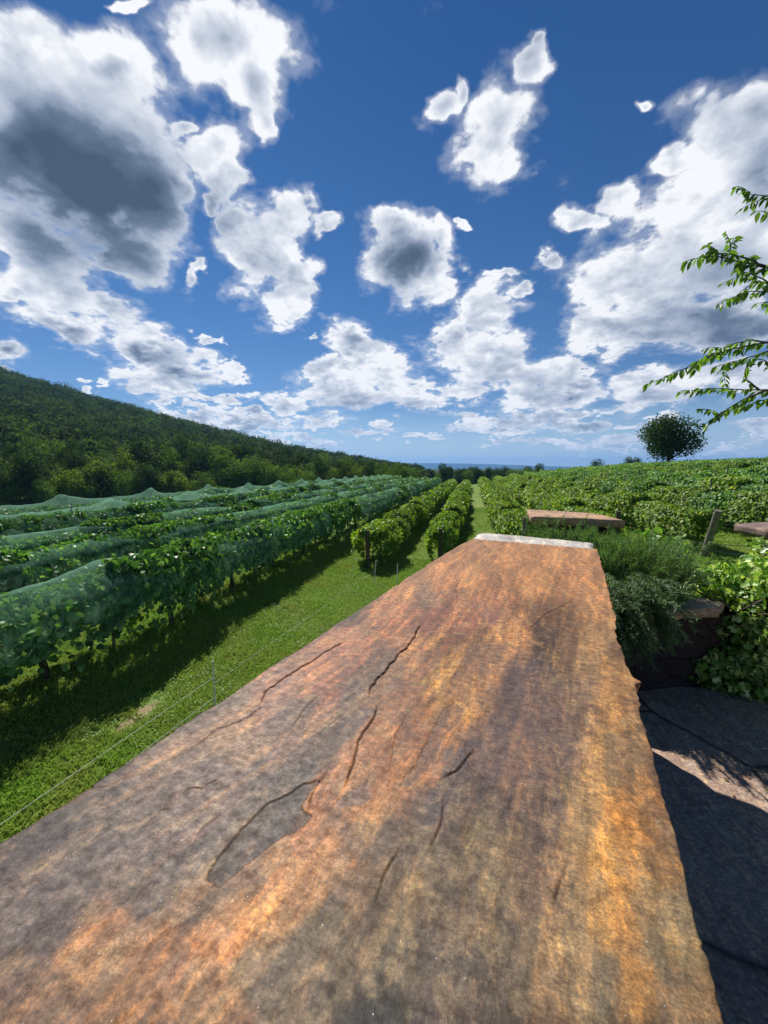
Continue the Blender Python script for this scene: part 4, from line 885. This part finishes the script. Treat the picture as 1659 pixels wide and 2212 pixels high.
wire([g(*SP[0], .5), g(*SP[1], .5)], .0018, M['white'], 'fence_wire', 'thin white wire between the near stake and the leaning stake')
for a, b, c in (((1440, 1166), (1720, 1182), 'upper'), ((1480, 1181), (1720, 1206), 'middle'), ((1440, 1207), (1720, 1228), 'lowest')):
    p, q_ = at(*a, 12.5), at(*b, 14.2); wire([p, q_], .011, M['wire'], 'trellis_wire', c + ' dark wire stretched in front of the leaning post', .05)
thin = post_mesh(1.5, .05, M['post'])
p = at(1484, 1185, 13.5); tag(link('fence_post', thin, None, (p[0], p[1], float(ground(p[0], p[1])))), 'slim grey post left of the leaning end post', 'post')

# ------------------------------------------------------------------ world: sky and clouds
SUN_AZ, SUN_EL = rad(-37), rad(48)
w = bpy.data.worlds.new('World'); S.world = w; w.use_nodes = True
t = NT(tree=w.node_tree)
sky = t.n('TexSky', None, sky_type='NISHITA', sun_disc=False, sun_elevation=SUN_EL, sun_rotation=SUN_AZ, air_density=1.0, dust_density=.05, ozone_density=3.0, altitude=200)
D = t.n('TexCoord').outputs['Generated']
cy_, sy_ = math.cos(YAW), math.sin(YAW); cp, sp_ = math.cos(PITCH), math.sin(PITCH)
right = (cy_, sy_, 0.); fwd = (-sy_ * cp, cy_ * cp, -sp_); up = (-sy_ * sp_, cy_ * sp_, cp)
fz = t.math('MAXIMUM', t.vm('DOT_PRODUCT', D, fwd), .08)
PX = t.math('DIVIDE', t.vm('DOT_PRODUCT', D, right), fz); PY = t.math('DIVIDE', t.vm('DOT_PRODUCT', D, up), fz)
Pp = t.n('CombineXYZ', {0: PX, 1: PY, 2: 0.}).outputs[0]
zz = t.math('MAXIMUM', t.n('SeparateXYZ', {0: D}).outputs[2], 0.)
den = t.math('ADD', zz, .42)
Q = t.n('VectorMath', {0: D, 1: t.n('CombineXYZ', {0: den, 1: den, 2: den}).outputs[0]}, operation='DIVIDE').outputs[0]
Qs = t.vm('MULTIPLY', Q, (1, 1, 1.35))
def cen(v, k): return t.vm('SCALE', t.vm('SUBTRACT', v, (.5, .5, .5)), k)
w1 = t.noise(Qs, 2.6, 2, .5, out=1); w2 = t.noise(Qs, 9., 3, .6, out=1); w3 = t.noise(Qs, 34., 3, .6, out=1)
warp = t.vm('ADD', t.vm('ADD', cen(w1, .12), cen(w2, .12)), cen(w3, .03))
Pw = t.vm('ADD', Pp, t.vm('MULTIPLY', warp, (1, 1, 0)))
def sph(cx, cy, rx, ry, rot=0., src=None, k=1.45):
    x = (cx * KD - 384) / F_PX; y = (512 - cy * KD) / F_PX
    mp = t.n('Mapping', {'Vector': src or Pw, 'Location': (x, y, 0), 'Rotation': (0, 0, rad(rot)), 'Scale': (rx * KD / F_PX * k, ry * KD / F_PX * k, 1)}, vector_type='TEXTURE')
    return t.n('TexGradient', {0: mp.outputs[0]}, gradient_type='SPHERICAL').outputs['Fac']
BL = [(130,330,260,190,-25),(20,130,100,100,0),(230,150,110,85,-20),(330,430,90,110,0),(60,540,140,60,-20),(280,560,85,55,-20),(400,400,42,24,-40),(120,620,150,60,-25),(110,695,110,36,-12),(25,632,50,22,0),(230,660,60,35,-30),
 (310,745,85,42,-15),(390,790,85,50,-10),(330,830,80,28,-5),(500,790,34,18,-20),(12,768,34,30,0),(500,50,125,90,-10),(545,150,62,100,10),(430,80,60,80,0),(560,245,22,50,10),(470,315,62,62,-35),(500,390,40,60,0),(392,270,26,24,-30),(480,440,30,20,0),
 (570,540,88,90,0),(630,480,52,55,0),(520,480,42,45,0),(620,650,56,42,0),(640,590,50,50,0),(698,502,26,18,0),(870,555,92,88,0),(845,490,40,36,0),(950,500,32,30,0),(960,590,34,60,0),
 (1085,235,75,85,-35),(1070,320,72,62,0),(950,235,36,28,20),(985,200,16,28,0),(1145,130,36,40,-40),(1150,90,14,26,0),(745,735,60,42,-10),(740,830,88,58,0),(850,820,62,54,0),(610,868,60,24,-5),(915,860,40,36,0),(700,790,40,30,0),(800,770,50,30,0),
 (1065,665,66,68,0),(995,735,50,50,0),(1080,780,120,66,-5),(1240,805,86,40,-8),(1000,840,56,34,0),(1160,850,100,30,0),(1080,590,44,16,0),(1172,570,22,20,0),(1142,628,14,18,0),(1260,472,54,34,15),(1345,420,40,34,35),
 (1520,540,170,110,-20),(1600,300,130,110,-40),(1400,640,160,74,-15),(1640,440,90,200,0),(1290,705,90,46,-10),(1560,700,160,56,0),(1440,345,52,28,25),(1420,830,100,48,10),(1590,810,130,44,0),(1500,440,90,60,-30),(1640,240,70,60,-30),
 (430,868,110,14,0),(410,905,86,12,0),(520,905,110,18,-4),(690,908,42,14,0),(640,945,90,10,0),(800,925,50,12,0),(1080,915,110,16,0),(1270,900,54,24,0),(1150,955,100,9,0),(905,945,48,7,0),(1330,955,60,16,0),(1235,975,22,9,0),(1400,915,70,10,0),(1590,965,80,12,0),(1640,925,50,18,0),(760,985,60,5,0),(1180,888,70,16,0),
 (180,840,20,9,0),(226,841,14,7,0),(452,715,26,8,8),(425,592,15,22,0),(655,718,12,9,0),(1015,490,22,14,0),(1250,615,22,10,0),(340,890,22,16,0),(1408,205,20,16,30),(270,10,40,10,0),(1200,960,60,8,0)]
mx = None
for b in BL:
    g_ = sph(*b, k=2.0)
    mx = g_ if mx is None else t.math('SMOOTH_MAX', mx, g_, .22)
other = t.rng(t.noise(Qs, 1.7, 3, .5), .52, .72, 0, .85)
inside = t.math('MULTIPLY', t.rng(t.math('ABSOLUTE', PX), 1.1, 1.35, 1, 0), t.rng(PY, 1.4, 1.6, 1, 0)); inside = t.math('MULTIPLY', inside, t.rng(t.vm('DOT_PRODUCT', D, fwd), .1, .2, 0, 1))
mx = t.math('ADD', t.math('MULTIPLY', mx, inside), t.math('MULTIPLY', other, t.math('SUBTRACT', 1., inside)))
Qw = t.vm('ADD', Qs, t.vm('ADD', cen(w2, .05), cen(w3, .014)))
def puff(off):
    q = t.vm('ADD', Qw, off)
    a = t.n('TexVoronoi', {'Vector': q, 'Scale': 8.5, 'Detail': 3., 'Roughness': .5, 'Lacunarity': 2.3}, feature='F1', normalize=True).outputs['Distance']
    n = t.noise(t.vm('ADD', Qs, off), 7.5, 9, .60)
    return t.math('ADD', t.math('MULTIPLY', t.math('SUBTRACT', .42, a), .9), n), n
h0, n0_ = puff((0, 0, 0)); h1, _ = puff((-.014, .026, .040))
dens = t.math('ADD', t.math('SUBTRACT', mx, .46), t.math('MULTIPLY', t.math('SUBTRACT', h0, .60), .85))
dens = t.math('ADD', dens, t.rng(mx, 0, .15, -.5, 0))
alpha = t.math('MAXIMUM', t.rng(dens, -.03, .13, 0, 1, smooth=True), t.rng(dens, -.14, .06, 0, .28, smooth=True))
CORE = [(190,400,260,175,-30,1.0),(60,330,190,130,-20,.85),(120,500,170,70,-20,.6),(880,560,62,56,30,.66),(860,600,50,50,0,.5),(590,590,70,50,0,.22),(755,745,46,30,0,.45),(750,870,95,24,0,.35),(880,880,60,30,0,.3),(320,760,55,20,-5,.55),(130,715,60,14,-8,.6),(400,810,55,24,0,.5),(1600,700,190,60,0,.62),(1600,600,150,70,0,.45),(1400,700,130,28,0,.42),(1150,825,130,26,0,.32),(1010,890,60,20,0,.3),(1180,905,110,14,0,.4),(1100,260,40,50,0,.2),(1500,860,150,26,0,.38),(220,160,45,30,0,.35),(40,250,100,60,0,.45),(1560,920,120,16,0,.35),(480,60,50,40,0,.15),(1640,300,90,160,0,.2),(20,775,30,12,0,.4),(620,570,50,22,0,.18),(520,915,80,10,0,.4),(900,900,40,16,0,.35),(1270,912,45,12,0,.4),(1250,822,60,14,0,.35),(1070,700,50,24,0,.28)]
cr = None
for cx, cy, rx, ry, ro, k in CORE:
    g_ = t.math('MULTIPLY', sph(cx, cy, rx, ry, ro, k=1.55), k * 1.15)
    g_ = t.math('MINIMUM', g_, k); cr = g_ if cr is None else t.math('MAXIMUM', cr, g_)
thick = t.rng(dens, .0, .7, 0, .27, smooth=True)
lit = t.math('SUBTRACT', h0, h1)
fade = t.math('SUBTRACT', 1., t.math('MULTIPLY', cr, .85))
sh = t.math('ADD', t.math('MULTIPLY', cr, t.math('MULTIPLY_ADD', n0_, 1.1, .42)), t.math('MULTIPLY', thick, t.math('MULTIPLY_ADD', n0_, .8, .6)))
sh = t.math('SUBTRACT', sh, t.math('MULTIPLY', t.math('MULTIPLY', lit, 1.3), fade))
sh = t.math('MULTIPLY', sh, t.rng(dens, .0, .25, .5, 1))
ccol = t.ramp(sh, [(0., (.95, .96, .98)), (.10, (.78, .81, .87)), (.26, (.57, .62, .71)), (.48, (.34, .40, .51)), (.72, (.14, .19, .27)), (1., (.065, .095, .145))], 'LINEAR')
skc = t.vm('SCALE', sky.outputs[0], .065)
skc = t.mix(1., skc, t.ramp(zz, [(0., (.85, .95, 1.15)), (.12, (.72, .90, 1.12)), (.35, (.48, .80, 1.1)), (.7, (.27, .64, 1.02)), (1., (.24, .6, 1.0))]), 'MULTIPLY')
skc = t.mix(t.rng(zz, .0, .15, .75, 0), skc, (.60, .76, .90, 1))
ccol = t.mix(t.rng(zz, .0, .13, .50, 0), ccol, (.50, .64, .80, 1))
fin = t.mix(alpha, skc, ccol)
bg = t.n('Background', {0: fin, 1: .80}); o = t.n('OutputWorld'); t.t.links.new(bg.outputs[0], o.inputs[0])
w.cycles.sampling_method = 'MANUAL'; w.cycles.sample_map_resolution = 256

sl = bpy.data.lights.new('sun', 'SUN'); sl.energy = 5.0; sl.angle = rad(.53); sl.color = (1, .955, .88)
so = bpy.data.objects.new('sun', sl); COL.objects.link(so)
so.rotation_euler = (math.pi / 2 - SUN_EL, 0, math.pi - SUN_AZ + 0.)
sd = np.array([math.sin(SUN_AZ) * math.cos(SUN_EL), math.cos(SUN_AZ) * math.cos(SUN_EL), math.sin(SUN_EL)])
from mathutils import Vector
so.rotation_euler = Vector(sd).to_track_quat('Z', 'Y').to_euler()

# ------------------------------------------------------------------ air
if HAZE if 'HAZE' in globals() else True:
    mb = MB(); box(mb, -9000, 9500, -600, 11500, -30, 260)
    me = mb.mesh('haze', None); t = NT('haze_air')
    pv = t.n('VolumePrincipled', {'Color': (.20, .48, .97, 1), 'Density': 1.15e-4, 'Anisotropy': .2})
    oo = t.n('OutputMaterial'); t.t.links.new(pv.outputs[0], oo.inputs['Volume']); me.materials.append(t.m)
    # the box holds the whole scene
    tag(link('haze', me), 'thin bluish summer haze over the valley', 'haze', kind='stuff')

# ------------------------------------------------------------------ camera and render settings
cd = bpy.data.cameras.new('camera'); cam = bpy.data.objects.new('camera', cd); COL.objects.link(cam); S.camera = cam
cd.sensor_fit = 'VERTICAL'; cd.sensor_height = 36; cd.lens = 36 * F_PX / 1024; cd.clip_start = .02; cd.clip_end = 30000
cam.location = (0, 0, 0); cam.rotation_euler = (math.pi / 2 - PITCH, 0, YAW)
S.view_settings.view_transform = 'Standard'; S.view_settings.look = 'None'; S.view_settings.exposure = .35; S.view_settings.gamma = 1
S.cycles.max_bounces = 6; S.cycles.diffuse_bounces = 2; S.cycles.glossy_bounces = 2; S.cycles.transmission_bounces = 3; S.cycles.transparent_max_bounces = 24; S.cycles.volume_bounces = 0
S.cycles.use_denoising = True
S.cycles.sample_clamp_indirect = 4
S.cycles.caustics_reflective = False; S.cycles.caustics_refractive = False
